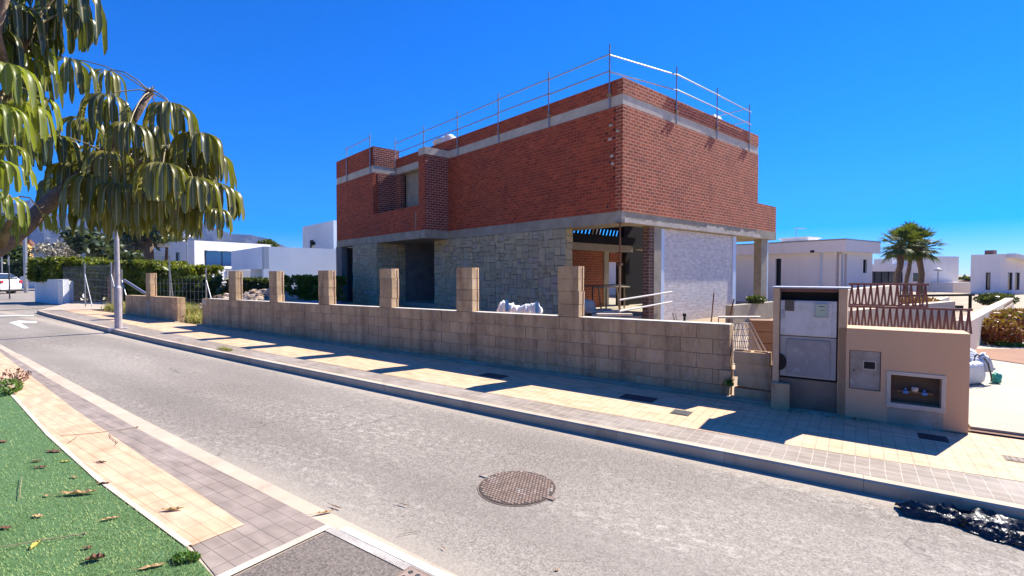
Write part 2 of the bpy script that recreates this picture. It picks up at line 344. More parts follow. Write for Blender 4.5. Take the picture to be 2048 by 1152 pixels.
M['palm_bark'] = plain('palm_bark', (.17, .12, .09), (.09, .06, .05), 14, bs=18, bd=.05, bst=.9)
M['petiole'] = plain('petiole', (.34, .27, .15), (.26, .2, .1), 20, rough=.5, bst=0)
M['stick'] = plain('stick', (.40, .30, .18), (.28, .19, .11), 20, bst=0)
M['tarp'] = plain('black_plastic', (.014, .014, .018), (.03, .03, .035), 9, rough=.42, bs=22, bd=.01, bst=.5)
M['iron'] = plain('cast_iron', (.24, .17, .13), (.19, .13, .10), 20, rough=.75, c3=(.42, .38, .34), s3=9, bs=70)
M['iron_dark'] = plain('cast_iron_dark', (.035, .035, .04), (.05, .05, .05), 20, rough=.7)
M['car_paint'] = plain('car_paint', (.8, .8, .8), (.79, .79, .79), 1, rough=.2, bst=0)
M['tyre'] = plain('tyre_rubber', (.02, .02, .02), (.03, .03, .03), 10)
M['red_lens'] = plain('tail_light_lens', (.5, .02, .02), (.4, .02, .02), 10, rough=.2, bst=0)
M['mountain'] = plain('mountain_rock', (.035, .037, .042), (.016, .02, .02), .004, bst=0, c3=(.10, .09, .088), s3=.012)

# ================================================================= the setting
def sheet(name, pts, z, mat, fr=STk, subdiv=0, **kw):
    mb = MB(); mb.face([fr(p[0], p[1], z) for p in pts], [tuple(p[:2]) for p in pts]); kw.setdefault('kind', 'structure')
    return mb.build(name, mat, up=True, **kw)
g = MB(); S = 9000
g.face([(-3600, -90, -.42), (2600, -90, -.42), (2600, 3700, -.42), (-3600, 3700, -.42)]); g.build('ground', M['dirt'], up=True, kind='structure')
# road between gutter and kerb; the far kerb swings away at its left end
kerb = [(-30, 4.6), (-1.2, 4.62), (0, 4.59), (3, 4.57), (9, 4.59), (13, 4.64), (16.3, 4.74), (20, 4.90), (24, 5.1), (26.2, 5.25)]
near = [(-30, 2.05), (1.5, 2.06), (5, 2.15), (7, 2.22), (10.6, 2.37), (16.6, 2.64), (30, 3.4), (60, 5.5)]
mb = MB(); tt = sorted({t for t, n in kerb} | {t for t, n in near if t < 26})+[26.2]
tt = sorted(set(t for t in tt if -30 <= t <= 26.2)); ip_ = lambda l, t: float(np.interp(t, [p[0] for p in l], [p[1] for p in l]))
for i in range(len(tt)-1):
    for k in range(4):
        q = []
        for t, f in ((tt[i], k/4), (tt[i+1], k/4), (tt[i+1], (k+1)/4), (tt[i], (k+1)/4)):
            n0, n1 = ip_(near, t)-.02, ip_(kerb, t)+.01; q.append((t, n0+(n1-n0)*f))
        mb.face([STr(t, n, 0) for t, n in q], q)
n0, n1 = ip_(near, 26.2)-.02, 5.26
far_ = [(26.2, n0), (26.2, n1), (27.2, 5.9), (30, 9.5), (45, 12), (75, 15), (75, 7), (60, 5.5), (30, 3.4)]
mb.face([STr(t, n, 0) for t, n in far_], far_)
mb.build('road', M['asphalt'], up=True, kind='structure')
sheet('cross_street', [(29, 3.8), (31.5, 30), (75, 40), (75, 6)], .055, M['asphalt'])
sheet('dusty_driveway', [(26.4, 5.35), (24.6, 7.5), (23.3, 9.6), (28.6, 15), (33, 16.5), (40, 16), (44, 13), (34, 8.6)], .152, M['dust'])
sheet('yard', [(-3.5, 6.62), (26, 6.7), (40, 60), (-14, 60)], .11, M['dirt'])
def strip(name, near_l, far_l, z, mat, dz=0, **kw):
    mb = MB(); 
    tt = sorted({p[0] for p in near_l} | {p[0] for p in far_l})
    def ip(l, t): return float(np.interp(t, [p[0] for p in l], [p[1] for p in l]))
    tt = [t for t in tt if max(near_l[0][0], far_l[0][0]) <= t <= min(near_l[-1][0], far_l[-1][0])]
    for i in range(len(tt)-1):
        a, b = tt[i], tt[i+1]; q = [(a, ip(near_l, a)), (b, ip(near_l, b)), (b, ip(far_l, b)), (a, ip(far_l, a))]
        mb.face([STk(t, n, z) for t, n in q], q)
        if dz:
            mb.face([STk(q[0][0], q[0][1], z-dz), STk(q[1][0], q[1][1], z-dz), STk(q[1][0], q[1][1], z), STk(q[0][0], q[0][1], z)], [(q[0][0], 0), (q[1][0], 0), (q[1][0], dz), (q[0][0], dz)])
    return mb.build(name, mat, up=not dz, kind='structure', **kw)
off = lambda l, d: [(t, n+d) for t, n in l]
# kerb stones, one metre each with a fine joint
mb = MB(); t0 = -12.0
kn = lambda t: float(np.interp(t, [p[0] for p in kerb], [p[1] for p in kerb]))
while t0 < 26.0:
    t1 = min(t0+.995, 26.2); c = random.uniform(.88, 1.08)
    ta, tb = t0+.0012, t1-.0012
    prof = [(0, -.1), (0.0, .130), (.014, .145), (.10, .145), (.10, -.1)]
    A = [STk(ta, kn(ta)+d, z) for d, z in prof]; B = [STk(tb, kn(tb)+d, z) for d, z in prof]
    for i in range(len(prof)-1): mb.face([A[i], B[i], B[i+1], A[i+1]], None, c)
    mb.face(A, None, c); mb.face(B[::-1], None, c); t0 = t1
mk = plain('kerb_stone', (.60, .47, .34), (.48, .37, .27), 3, c3=(.36, .28, .21), s3=3.5, tint=True)
mb.build('kerb', mk, fix=True, kind='structure')
mb = MB(); mb.face([STk(t, n+.01, .11) for t, n in kerb]+[STk(26.2, 6.6, .11), STk(-30, 6.6, .11)]); mb.build('pavement_bed', M['mortar'], up=True, kind='structure')
gy = [(-30, 5.30), (-1.05, 5.24), (0, 5.15), (1, 5.09), (3, 5.07), (5, 5.06), (9, 5.10), (12.5, 5.22), (20, 5.6), (26.2, 5.95)]
strip('grey_tile_pavement', off(kerb, .104), gy, .145, M['tile_grey'])
strip('sand_tile_pavement', gy, [(-30, 6.6), (26.2, 6.6)], .147, M['tile_sand'])
# near side: gutter, grey tiles, sand tiles, edging, turf
TE = 2.86                                                            # the near pavement ends here, at the asphalt of the side entrance
nl = [(t, n) for t, n in near if t > TE]; nl = [(TE, 2.07)]+nl
strip('gutter', off(near, -.17), near, .006, M['kerb'])
gi = [(TE, 1.98), (6.3, 2.04), (10.4, 2.2), (15.3, 2.46), (30, 3.2), (60, 5.3)]
yg = [(3.30, 1.66), (4.1, 1.70), (5.1, 1.74), (7.8, 1.88), (14.6, 2.34), (30, 3.0), (60, 5.0)]
te = [(3.34, 1.345), (5.0, 1.36), (6.8, 1.44), (9.0, 1.6), (15, 2.0), (30, 2.6), (60, 4.5)]
tl = [(TE, 1.28)]+te
strip('grey_tile_strip', [(TE, 1.28)]+te, gi, .007, M['tile_grey_near'])
strip('sand_tile_strip', te, yg, .011, M['tile_sand_near'])
strip('turf_edging', off(te, -.035), te, .022, M['concrete_light'])
turf_poly = [(2.2, 1.15), (2.9, 1.27)]+[(t, n-.03) for t, n in te]+[(60, -6), (2.2, -6)]
sheet('turf', turf_poly, .016, M['turf'])
# side entrance: darker asphalt with its concrete border, a painted line and a pebble strip
sheet('side_entrance', [(TE-.04, 1.97), (TE-.04, -3), (-30, -3), (-30, 1.86), (-4, 1.86)], .008, M['asphalt_dark'])
sheet('entrance_border', [(TE+.03, 1.98), (TE+.03, -3), (TE-.03, -3), (TE-.03, 1.98)], .014, M['concrete_light'])
sheet('corner_bed', [(2.0, .9), (2.0, 2.02), (3.4, 2.02), (3.4, .9)], .003, M['dust'])
sheet('pebble_strip', [(TE-.03, 1.925), (TE-.03, 1.985), (-30, 1.985), (-30, 1.90)], .012, brickmat('pebble', (.75, .72, .66), (.6, .55, .5), (.35, .3, .26), bw=.012, rh=.011, ms=.002))
sheet('white_line', [(TE-.1, 1.985), (TE-.1, 2.04), (-30, 2.055), (-30, 1.985)], .014, M['paint'])
# turn arrow painted at the far end of the road
ar = [(22, 642), (60, 640), (72, 647), (50, 646), (44, 648), (62, 657), (56, 658), (36, 650), (22, 649)]
mb = MB(); mb.face([Gr(x, y, .006) for x, y in [(18, 645), (38, 641), (75, 643), (72, 646), (40, 646), (58, 656), (48, 657), (26, 648)]]); mb.build('road_arrow', M['paint'], up=True, kind='structure')
mb = MB(); a, b, c, d = G(0, 631, .06), G(68, 630, .06), G(68, 631.6, .06), G(0, 632.8, .06); mb.face([a, b, c, d]); mb.build('stop_line', M['paint'], up=True, kind='structure')
# footing of the block wall
mb = MB(); mb.box(STk, .8, 15.6, 6.50, 6.64, .05, .185); mb.box(STk, 17.0, 21.5, 6.50, 6.62, .05, .175)
mb.box(STk, -.9, .8, 6.46, 6.6, .05, .165)
mb.build('wall_footing', M['concrete'], fix=True, kind='structure')
# concrete forecourt of the next plot, right
mb = MB(); mb.prism([(-.95, 6.66), (-.95, 9.5), (.5, 13), (-2, 22), (-30, 22), (-30, 6.66)], .0, .19, STk); mb.build('forecourt', M['driveway'], fix=True, kind='structure')
sheet('forecourt_edging', [(-.9, 6.58), (-.9, 6.66), (-30, 6.66), (-30, 6.58)], .165, M['rusty'])

# mountains
def ridge(name, prof, Y0, depth, seed, mat, amp):
    mb = MB(); nx = 140; nz = 26
    xs = np.linspace(prof[0][0], prof[-1][0], nx); P = []
    for j in range(nz):
        row = []
        s = j/(nz-1)
        for x in xs:
            y = float(np.interp(x, [p[0] for p in prof], [p[1] for p in prof])); Y = Y0+depth*s
            top = CAMH+(549.4-y)/F*(Y0+depth)
            q = Vector((x*.016+seed, s*3.2, seed)); f = noise.fractal(q, 1.0, 2.1, 6)
            z = top*(s**.8)*(1+.0*s)+f*amp*(.25+.75*math.sin(math.pi*min(s, .98))**.7)
            row.append(Vector(((x-1024)/F*Y, Y, z-3)))
        P.append(row)
    for j in range(nz-1):
        for i in range(nx-1): mb.face([P[j][i], P[j][i+1], P[j+1][i+1], P[j+1][i]])
    for i in range(nx-1): mb.face([P[-1][i], P[-1][i+1], Vector((P[-1][i+1].x, P[-1][i+1].y+300, -3)), Vector((P[-1][i].x, P[-1][i].y+300, -3))])
    return mb.build(name, mat, smooth=True, kind='structure')
ridge('mountain', [(-700, 420), (-300, 405), (-60, 385), (0, 392), (30, 408), (62, 400), (100, 424), (150, 432), (230, 436), (330, 430), (420, 450), (465, 466), (500, 468), (530, 478), (575, 491), (640, 503), (760, 520), (900, 540), (1100, 549)], 1500, 1100, 3.1, M['mountain'], 42)
ridge('foothill', [(-700, 480), (-200, 492), (0, 480), (90, 486), (160, 500), (260, 492), (350, 505), (520, 522), (700, 535), (900, 545)], 500, 420, 8.4, M['mountain'], 7)
# air
hz = MB(); hz.box(WF, -3700, 2700, -100, 3800, -5.5, 620)
hm = bpy.data.materials.new('haze'); hm.use_nodes = True; ht = hm.node_tree; ht.nodes.clear()
ho = ht.nodes.new('ShaderNodeOutputMaterial'); hv = ht.nodes.new('ShaderNodeVolumePrincipled'); hv.inputs['Color'].default_value = (.16, .38, 1, 1); hv.inputs['Density'].default_value = .00010
hv.inputs['Anisotropy'].default_value = .1
ht.links.new(hv.outputs[0], ho.inputs['Volume'])
HAZE = True
if HAZE: hz.build('haze', hm, fix=True, kind='stuff')
# ================================================================= the unfinished house
PAR, STp, SB, LT, LB, RP = 7.30, 6.85, 6.54, 3.52, 3.19, 4.61
LR, LR2, SI, RET = 9.05, 10.99, 8.83, -1.13
house = thing('unfinished_house', 'two storey red brick house shell without windows on a stone clad ground floor', 'house', HF(4, 8, .1))
ca, cb = HC, None
# upper storey brick: the sunlit right-hand side, the shaded left-hand side, the balcony bay
mb = MB(); mb.box(HF, 0, LR, 0, .24, LT, SB); mb.box(HF, 0, LR, .0, .2, STp, PAR)
for i in range(34):                                                   # headers left standing proud at the quoin and along the top
    z = LT+.09+i*.0985*.9
    if z < SB-.1: mb.box(HF, -.012, .02, .001, .10, z, z+.06, .9)
mb.build('brick_wall', M['brick_front'], house, fix=True)
mb = MB(); mb.box(HF, 0, .24, .24, SI, LT, SB); mb.box(HF, .01, .2, .2, 13.3, STp, PAR)
mb.box(HF, -1.13, -.88, 9.30, 13.43, LT, 4.56)
mb.box(HF, -1.13, -.70, SI, 9.30, LT, SB+.02)
mb.box(HF, -1.13, -.88, 13.44, 17.83, LT, 6.53); mb.box(HF, -1.12, -.92, 13.44, 17.83, 6.86, 7.76)
mb.build('brick_wall', M['brick_side'], house, fix=True)
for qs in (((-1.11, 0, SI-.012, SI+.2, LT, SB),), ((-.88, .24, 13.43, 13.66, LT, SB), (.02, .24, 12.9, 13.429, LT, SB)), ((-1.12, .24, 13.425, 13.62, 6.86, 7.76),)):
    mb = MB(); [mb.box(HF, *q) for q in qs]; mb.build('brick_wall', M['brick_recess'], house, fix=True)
mb = MB()                                                             # toothing holes near the corner
for i, (b, z) in enumerate([(.26, 6.4), (.26, 6.15), (.40, 6.05), (.27, 5.85), (.55, 5.8), (.60, 5.6), (.28, 5.62), (.26, 5.3), (.30, 5.05), (.42, 4.95), (.27, 4.75), (.27, 4.5), (.5, 3.66)]):
    mb = MB(); mb.box(HF, -.004, .05, b, b+.07, z, z+.06); mb.build('toothing_hole', M['black'], house, fix=True)
mb = MB()
for z, b in ((6.0, .38), (5.78, .12), (5.6, .40), (5.1, .33), (4.88, .3)): mb = MB(); mb.box(HF, -.018, .01, b, b+.11, z, z+.07, j=.01); mb.build('mortar_lump', M['concrete_light'], house, fix=True)
mb = MB(); mb.box(HF, .35, .40, 9.2, 13.0, LT+.02, SB-.02); mb.build('balcony_partition', M['concrete'], house, fix=True)
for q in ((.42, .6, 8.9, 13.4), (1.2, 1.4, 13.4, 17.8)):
    mb = MB(); mb.box(HF, *q, LT, SB-.01); mb.build('inner_wall', M['black'], house, fix=True)  # painted black: the shade of the balcony opening put into the colour
# a smear of mortar over the joints of the balcony front and parapet return
mb = MB(); mb.box(HF, -1.138, -1.13, 9.5, 9.56, LT+.05, 4.3); mb.build('mortar_smear', M['mortar'], house, fix=True)
# slab edges
mb = MB()
mb.box(HF, .015, LR, .018, .5, SB, STp); mb.box(HF, .015, .5, .5, 13.42, SB, STp)
mb.box(HF, -1.115, .015, SI-.03, 9.32, SB+.02, STp+.005)
mb.box(HF, .5, LR, .5, 17.8, SB+.03, STp-.01)
mb.box(HF, -1.12, .5, 13.44, 17.82, 6.53, 6.86)
mb.build('roof_slab', M['concrete_light'], house, fix=True)
mb = MB()
mb.box(HF, -.01, 1.0, .5, SI-.03, LB, LT); mb.box(HF, -.01, LR2, .016, .5, LB, LT); mb.box(HF, 8.7, LR2, .5, 3.2, LB, LT-.003)
mb.box(HF, -1.14, 7.0, SI-.03, 17.84, LB, LT-.002)
mb.box(HF, 7.0, 9.0, 9.0, 17.8, LB, LT-.003)
mb.build('floor_slab', M['concrete'], house, fix=True)
mb = MB()
for i in range(15):                                                   # crust of mortar left along the slab edge
    a0 = .1+i*.62; 
    pts = [(a0+k*.078, LT-.06-.16*abs(noise.noise(Vector(((i*8+k)*.23, 0, 3.3))))-random.uniform(0, .03)-.09*(noise.noise(Vector(((i*8+k)*.05, 7, 3.3)))>0)) for k in range(9)]
    mb.prism([(p[0], p[1]) for p in pts]+[(a0+.62, LB+.02), (a0, LB+.015)], -.017, .004, lambda a, z, b: HF(a, -b, z))
mb.build('mortar_crust', M['concrete_light'], house, fix=True)
# little wall over the terrace at the right-hand end
mb = MB(); mb.box(HF, LR-.02, LR2-.03, .02, .22, LT, RP); mb.box(HF, LR2-.24, LR2-.03, .22, 3.2, LT, RP); mb.build('terrace_parapet', M['brick_front'], house, fix=True)
# ground floor
def stones(mb, fr3, l0, l1, z0, z1, size=.36):
    """random ashlar: fr3(l, d, z) with d = distance proud of the wall"""
    def split(a, b, c, d):
        w, h = b-a, d-c
        mx = random.uniform(.62, 1.25)*size
        if w > mx*1.15 or h > mx*.95:
            if w*random.uniform(.8, 1.2) > h*1.1: m = a+w*random.uniform(.35, .65); split(a, m, c, d); split(m, b, c, d)
            else: m = c+h*random.uniform(.35, .65); split(a, b, c, m); split(a, b, m, d)
            return
        gp = .005; q = random.uniform(.010, .042); j = .014; t = random.random()
        P = [(a+gp, c+gp), (b-gp, c+gp), (b-gp, d-gp), (a+gp, d-gp)]
        P = [(x+random.uniform(-j, j), y+random.uniform(-j, j)) for x, y in P]
        P = [(min(max(x, l0), l1), y) for x, y in P]
        bv = .010; cx = sum(p[0] for p in P)/4; cy = sum(p[1] for p in P)/4
        I = [(x+(bv if x < cx else -bv), y+(bv if y < cy else -bv)) for x, y in P]
        f = [fr3(x, q+random.uniform(-.006, .006), y) for x, y in I]; o = [fr3(x, q-.018, y) for x, y in P]; k = [fr3(x, -.002, y) for x, y in P]
        mb.face(f, I, t)
        for i in range(4):
            n = (i+1) % 4; mb.face([o[i], o[n], f[n], f[i]], None, t); mb.face([k[i], k[n], o[n], o[i]], None, t)
    # start from storey-high columns so that joints never run through
    l = l0
    while l < l1-.05:
        w = min(random.uniform(1.0, 1.6), l1-l)
        if l1-(l+w) < .5: w = l1-l
        split(l, l+w, z0, z1); l += w
mb = MB()
stones(mb, lambda l, d, z: HF(.03-d, l, z), 2.2, 9.93, .1, LB-.004)
stones(mb, lambda l, d, z: HF(l, 2.2-d, z), .03, .33, .1, LB-.004, .4)
stones(mb, lambda l, d, z: HF(-1.11-d, l, z), 13.12, 15.81, .1, LB-.004)
stones(mb, lambda l, d, z: HF(l, 13.12-d, z), -1.1, .38, .1, LB-.004)
mb.build('stone_cladding', M['stone'], house, fix=True)
mb = MB(); mb.box(HF, .032, .32, 2.205, 9.93, .1, LB-.002); mb.box(HF, -1.108, -.8, 13.13, 15.81, .1, LB-.002); mb.box(HF, -.8, .38, 13.13, 13.4, .1, LB-.002)
mb.build('stone_backing', M['stone_joint'], house, fix=True)
for q in ((-1.11, -.8, 17.24, 18.0), (.39, 2.89, 13.13, 13.4), (2.9, 3.1, 9.9, 13.4), (.33, 2.89, 9.85, 9.99), (-.79, 3, 17.9, 18.0), (2.9, 3.1, 13.41, 17.8)):
    mb = MB(); mb.box(HF, *q, .1, LB-.002); mb.build('block_partition', M['concrete_dark'], house, fix=True)
mb = MB(); mb.box(HF, 2.14, 7.42, .17, .36, .1, LB-.01)
mw = brickmat('whitewashed_brick', (.72, .67, .62), (.67, .62, .57), (.76, .71, .66), bw=.25, rh=.0985, ms=.012, stain=(.56, .50, .46), stf=.5, bd=.03, grime=.5)
mb.build('whitewashed_wall', mw, house, fix=True)
for a in (2.14, 7.20):
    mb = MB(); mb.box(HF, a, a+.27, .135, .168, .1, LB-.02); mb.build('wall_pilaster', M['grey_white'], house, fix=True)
mb = MB(); mb.box(HF, 1.73, 2.13, .07, .35, .1, LB-.002); mb.build('column', M['concrete'], house, fix=True)
mb = MB(); mb.box(HF, 1.50, 1.72, .09, .33, .1, LB-.002); mb.build('brick_pier', brickmat('dull_brick', (.15, .055, .035), (.10, .04, .028), (.26, .19, .14), ms=.02, stf=.5), house, fix=True)
for q in ((9.75, 10.35, .12, .42), (10.45, 10.75, 2.8, 3.1)):
    mb = MB(); mb.box(HF, *q, .1, LB-.002); mb.build('column', M['concrete'], house, fix=True)
mb = MB(); mb.box(HF, 10.352, 10.50, .14, .40, .1, LB-.05); mb.build('column_render', M['grey_white'], house, fix=True)
mb = MB(); mb.box(HF, .0, 9.0, .35, 17.8, .1, .42); mb.build('floor_screed', M['concrete'], house, fix=True)
# inside, seen through the corner opening
bi = 4.0
mi = brickmat('inner_brick', (.46, .12, .05), (.38, .09, .04), (.55, .28, .16), ms=.012, grime=.2, stf=.2)
mb = MB(); mb.box(HF, .35, 4.2, bi, bi+.24, .42, 2.62); mb.build('inner_brick_wall', mi, house, fix=True)
mb = MB(); mb.box(HF, 4.52, 5.5, bi-.10, bi+.2, 2.22, 2.60); mb.build('brick_lintel', mi, house, fix=True)
mb = MB(); mb.box(HF, 4.21, 4.5, bi-.06, bi+.24, .42, 2.62); mb.build('concrete_pier', M['concrete_light'], house, fix=True)
mb = MB(); mb.box(HF, .35, 5.5, bi-.5, bi+.25, 2.63, 2.88); mb.build('concrete_beam', M['concrete_light'], house, fix=True)
mb = MB(); mb.box(HF, .35, 5.6, bi-.55, bi+.3, 2.89, 3.22); mb.box(HF, .35, 8.6, bi+.1, bi+.3, 3.56, 6.5)  # black beam, and an added black board above the fins to shut out the sky
for k in range(1, 24):                                                  # slanting fins with the sky behind
    a = .4+k*.22; p = [(a, 3.22), (a+.12, 3.22), (a+.26, 3.56), (a+.14, 3.56)]
    mb.prism([(x, z) for x, z in p], bi+.12, bi+.15, lambda a, z, b: HF(a, b, z))
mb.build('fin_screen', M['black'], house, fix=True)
dp = plain('void_shade_panel', (.014, .01, .009), (.01, .008, .008), 2)  # near-black panels: the colour paints the shade of the open void
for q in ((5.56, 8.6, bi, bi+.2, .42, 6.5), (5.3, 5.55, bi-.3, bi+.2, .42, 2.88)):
    mb = MB(); mb.box(HF, *q); mb.build('void_shade_panel', dp, house, fix=True)
mb = MB(); mb.box(HF, 5.9, 6.8, bi-.4, bi-.34, 2.72, 2.77); mb.build('formwork_board', M['timber'], house, fix=True)
for a, b in ((8.7, 8.0), (8.7, 13), (8.7, 17.4), (5, 17.4)):
    mb = MB(); mb.box(HF, a, a+.3, b, b+.3, LT, SB+.02); mb.build('column', M['concrete'], house, fix=True)
# ventilation stubs on the roof
# ---- things on and in the house
def tubemesh(segs, r, mat, name, parent=None, n=8, **kw):
    mb = MB()
    for s in segs: mb.tube([Vector(p) for p in s], r, n)
    return mb.build(name, mat, parent, smooth=False, **kw)
guard = thing('roof_guardrail', 'galvanised tube guardrail clamped round the roof edge of the brick house', 'guardrail', HF(0, 0, SB))
gp = [HF(-.03, b, 0) for b in (2.92, 5.5, 8.1, 10.7, 13.3)]+[HF(-.03, .46, 0)]+[HF(a, -.03, 0) for a in (2.77, 5.48, 8.1)]
for i, p in enumerate(gp):
    top = 8.32 if i != 5 else 8.36
    o = tubemesh([[(p.x, p.y, SB-.02), (p.x, p.y, top)]], .024, M['steel'], 'post', guard)
    mb = MB(); fr = FR(p.x, p.y, YA); mb.box(fr, -.05, .05, -.05, .05, 6.86, 6.94); mb.build('clamp', M['timber'], o, fix=True)
def L2(a): return [HF(*q) for q in a]
for z in (8.06, 7.58):
    for q in ([(-.06, .40, z), (-.06, 2.95, z-.01)], [(-.05, 2.85, z+.02), (-.05, 5.55, z+.03)], [(-.06, 5.45, z), (-.06, 8.15, z-.02)], [(-.05, 8.0, z), (-.05, 10.8, z-.02)], [(-.06, 10.6, z-.03), (-.06, 13.35, z-.04)],
              [(-.05, .44, z-.02), (2.85, -.06, z)], [(2.7, -.055, z+.01), (5.6, -.055, z+.01)], [(5.4, -.06, z), (8.2, -.06, z-.02)]):
        tubemesh([L2(q)], .02, M['steel'], 'rail', guard)
for q in ([(8.12, -.05, 8.2), (8.12, 2.6, 8.2)], [(8.12, -.05, 7.7), (8.12, 2.6, 7.7)]): tubemesh([L2(q)], .018, M['steel'], 'rail', guard)
g2 = thing('balcony_roof_guardrail', 'short tube guardrail on the left-hand roof block of the brick house', 'guardrail', HF(-1.1, 14, 7.7))
for b in (13.68, 16.39): tubemesh([L2([(-1.16, b, 6.5), (-1.16, b, 8.42 if b < 14 else 8.3)])], .024, M['steel'], 'post', g2)
tubemesh([L2([(-1.17, 13.5, 8.2), (-1.17, 16.5, 8.16)])], .02, M['steel'], 'rail', g2)
def blob(center, sx, sy, sz, seed, amp=.25, nu=20, nv=10, flat=True, ang=0):
    mb = MB(); P = []
    for j in range(nv+1):
        v = math.pi*j/nv; row = []
        for i in range(nu):
            u = 2*math.pi*i/nu; d = Vector((math.cos(u)*math.sin(v), math.sin(u)*math.sin(v), math.cos(v)))
            k = 1+amp*noise.fractal(d*1.6+Vector((seed, 0, 0)), 1, 2, 4)
            sq = Vector((abs(d.x)**.7*(1 if d.x > 0 else -1), abs(d.y)**.7*(1 if d.y > 0 else -1), d.z))
            x, y, z = sq.x*sx*k, sq.y*sy*k, sq.z*sz*k
            if flat: z = max(z, -sz*.55)
            row.append(Vector(center)+Vector((x*math.cos(ang)-y*math.sin(ang), x*math.sin(ang)+y*math.cos(ang), z+(sz*.55 if flat else 0))))
        P.append(row)
    for j in range(nv):
        for i in range(nu):
            i2 = (i+1) % nu; mb.face([P[j][i], P[j+1][i], P[j+1][i2], P[j][i2]])
    return mb
mb = blob(HF(.75, 9.9, 7.34), .5, .6, .30, 3.3, .3, 26, 12, ang=YA); mb.build('rubble_bag', M['plastic_bag'], smooth=True, fix=True, label='white sack lying on the roof edge above the balcony', cat='sack')
mb = MB(); mb.box(HF, .3, 1.3, 9.2, 10.6, 6.86, 7.40); mb.build('brick_pallet', M['brick_recess'], fix=True, label='low stack of bricks under the white sack on the roof', cat='brick stack')
ch = thing('roof_vent', 'white stepped vent housing behind the right-hand roof parapet', 'roof vent', HF(7.2, 1.2, 6.86))
mb = MB(); mb.box(HF, 6.5, 8.1, 1.0, 1.9, 6.86, 7.72); mb.build('housing', M['white'], ch, fix=True, bevel=.01)
mb = MB(); mb.box(HF, 7.2, 8.0, .9, 1.8, 7.73, 8.05, taper=.1); mb.build('cowl', M['white'], ch, fix=True, bevel=.01)
# steel prop under the corner with two tubes as a barrier
pr = thing('steel_prop', 'rusty adjustable steel prop under the corner of the concrete slab', 'prop', HF(-.02, -.1, .15))
tubemesh([[HF(-.03, .06, .1), HF(-.03, .06, 2.0)]], .032, M['timber'], 'outer_tube', pr)
tubemesh([[HF(-.03, .06, 2.0), HF(-.03, .06, LB-.01)]], .024, M['rusty'], 'inner_tube', pr)
mb = MB(); mb.box(FR(*HF(-.03, .06, 0).xy, YA), -.06, .06, -.06, .06, 1.96, 2.03); mb.build('collar', M['rusty'], pr, fix=True)
mb = MB(); mb.box(FR(*HF(-.03, .06, 0).xy, YA), -.1, .1, -.1, .1, LB-.02, LB-.005); mb.build('head_plate', M['rusty'], pr, fix=True)
for z, lb in ((.98, 'upper white barrier tube from the corner prop to the white wall'), (.66, 'lower white barrier tube from the corner prop to the white wall')):
    mb = MB(); mb.tube([HF(-.15, -.02, z), HF(2.62, -.02, z+.17)], .026, 8); mb.build('barrier_tube', M['white_panel'], label=lb, cat='tube', group='barrier tubes at the open corner')
tb = thing('work_trestle', 'makeshift work table with a pale board inside the open corner room', 'table', HF(1.2, 3.4, .42))
mb = MB(); mb.box(HF, 2.6, 4.2, 2.7, 3.2, 1.22, 1.26); mb.build('board', M['concrete_light'], tb, fix=True)
for a in (2.8, 3.9): tubemesh([[HF(a, 2.75, .42), HF(a, 2.75, 1.22)], [HF(a+.15, 3.1, .42), HF(a, 3.1, 1.22)]], .03, M['concrete'], 'leg', tb)
mb = MB(); mb.tube([HF(.4, 2.4, 1.30), HF(3.4, 2.4, 1.34)], .025); mb.tube([HF(1.6, 2.4, .42), HF(1.6, 2.4, 1.32)], .025); mb.build('inner_barrier', M['dark_steel'], label='dark barrier bar across the room behind the corner prop', cat='barrier')
mb = MB(); c0 = AT(1195, 630, 12.6); mb.box(FR(c0.x, c0.y, .0), 0, .9, 0, .2, c0.z-.02, c0.z+.03); mb.build('board', M['concrete_light'], fix=True, label='long pale board lying behind the wall under the corner prop', cat='board'); mb = MB()
for k in range(4): mb.box(HF, .1+.02*k, .9+.1*k, .5+.26*k, .7+.26*k, .43+.09*(k % 2), .5+.09*(k % 2), j=.01)
mb.build('board_pile', M['concrete_light'], fix=True, label='pale boards lying at the foot of the corner opening', cat='boards')
mb = blob(HF(.6, 1.9, .45), .35, .5, .32, 9, .35); mb.build('cement_bag', M['concrete_light'], smooth=True, fix=True, label='crumpled paper bag inside the corner opening beside block pillar', cat='bag')

# ================================================================= block walls on the street
topz = lambda t: 1.075-.0042*(t-1.29)
def course(mb, t0, t1, n0, n1, tz, rows, bl=.405, h=.19, start=0, lowz=.1):
    for r in range(rows):
        z1o = -r*h; o = (.2 if (r+start) % 2 else 0); t = t0
        first = True
        while t < t1-.01:
            w = bl-o if first and o else bl; first = False; w = min(w, t1-t)
            if t1-(t+w) < .08: w = t1-t
            c = random.uniform(.86, 1.12); e = .0032; dn = random.uniform(-.004, .004)
            za, zb = tz(t)+z1o, tz(t+w)+z1o
            fr = lambda a, b, z: ST(a, b, z+(tz(a)+z1o))
            mb.box(fr, t+e, t+w-e, n0+dn, n1+dn, -h+.0035, -.0035, c); t += w
wall = thing('block_wall', 'long low concrete block wall with six block pillars along the pavement', 'wall', ST(8, 6.7, .1))
mb = MB(); course(mb, 1.29, 15.47, 6.60, 6.79, topz, 6); mb.build('block_course', M['block'], wall, fix=True)
mb = MB(); mb.box(lambda a, b, z: ST(a, b, z+topz(a)), 1.30, 15.46, 6.61, 6.78, -1.1, -.006); mb.build('mortar_core', M['mortar'], wall, fix=True)
pl_ = [1.29, 3.39, 3.74, 5.43, 5.79, 7.46, 7.81, 9.48, 9.86, 11.53, 11.88, 13.52, 13.90, 15.2]
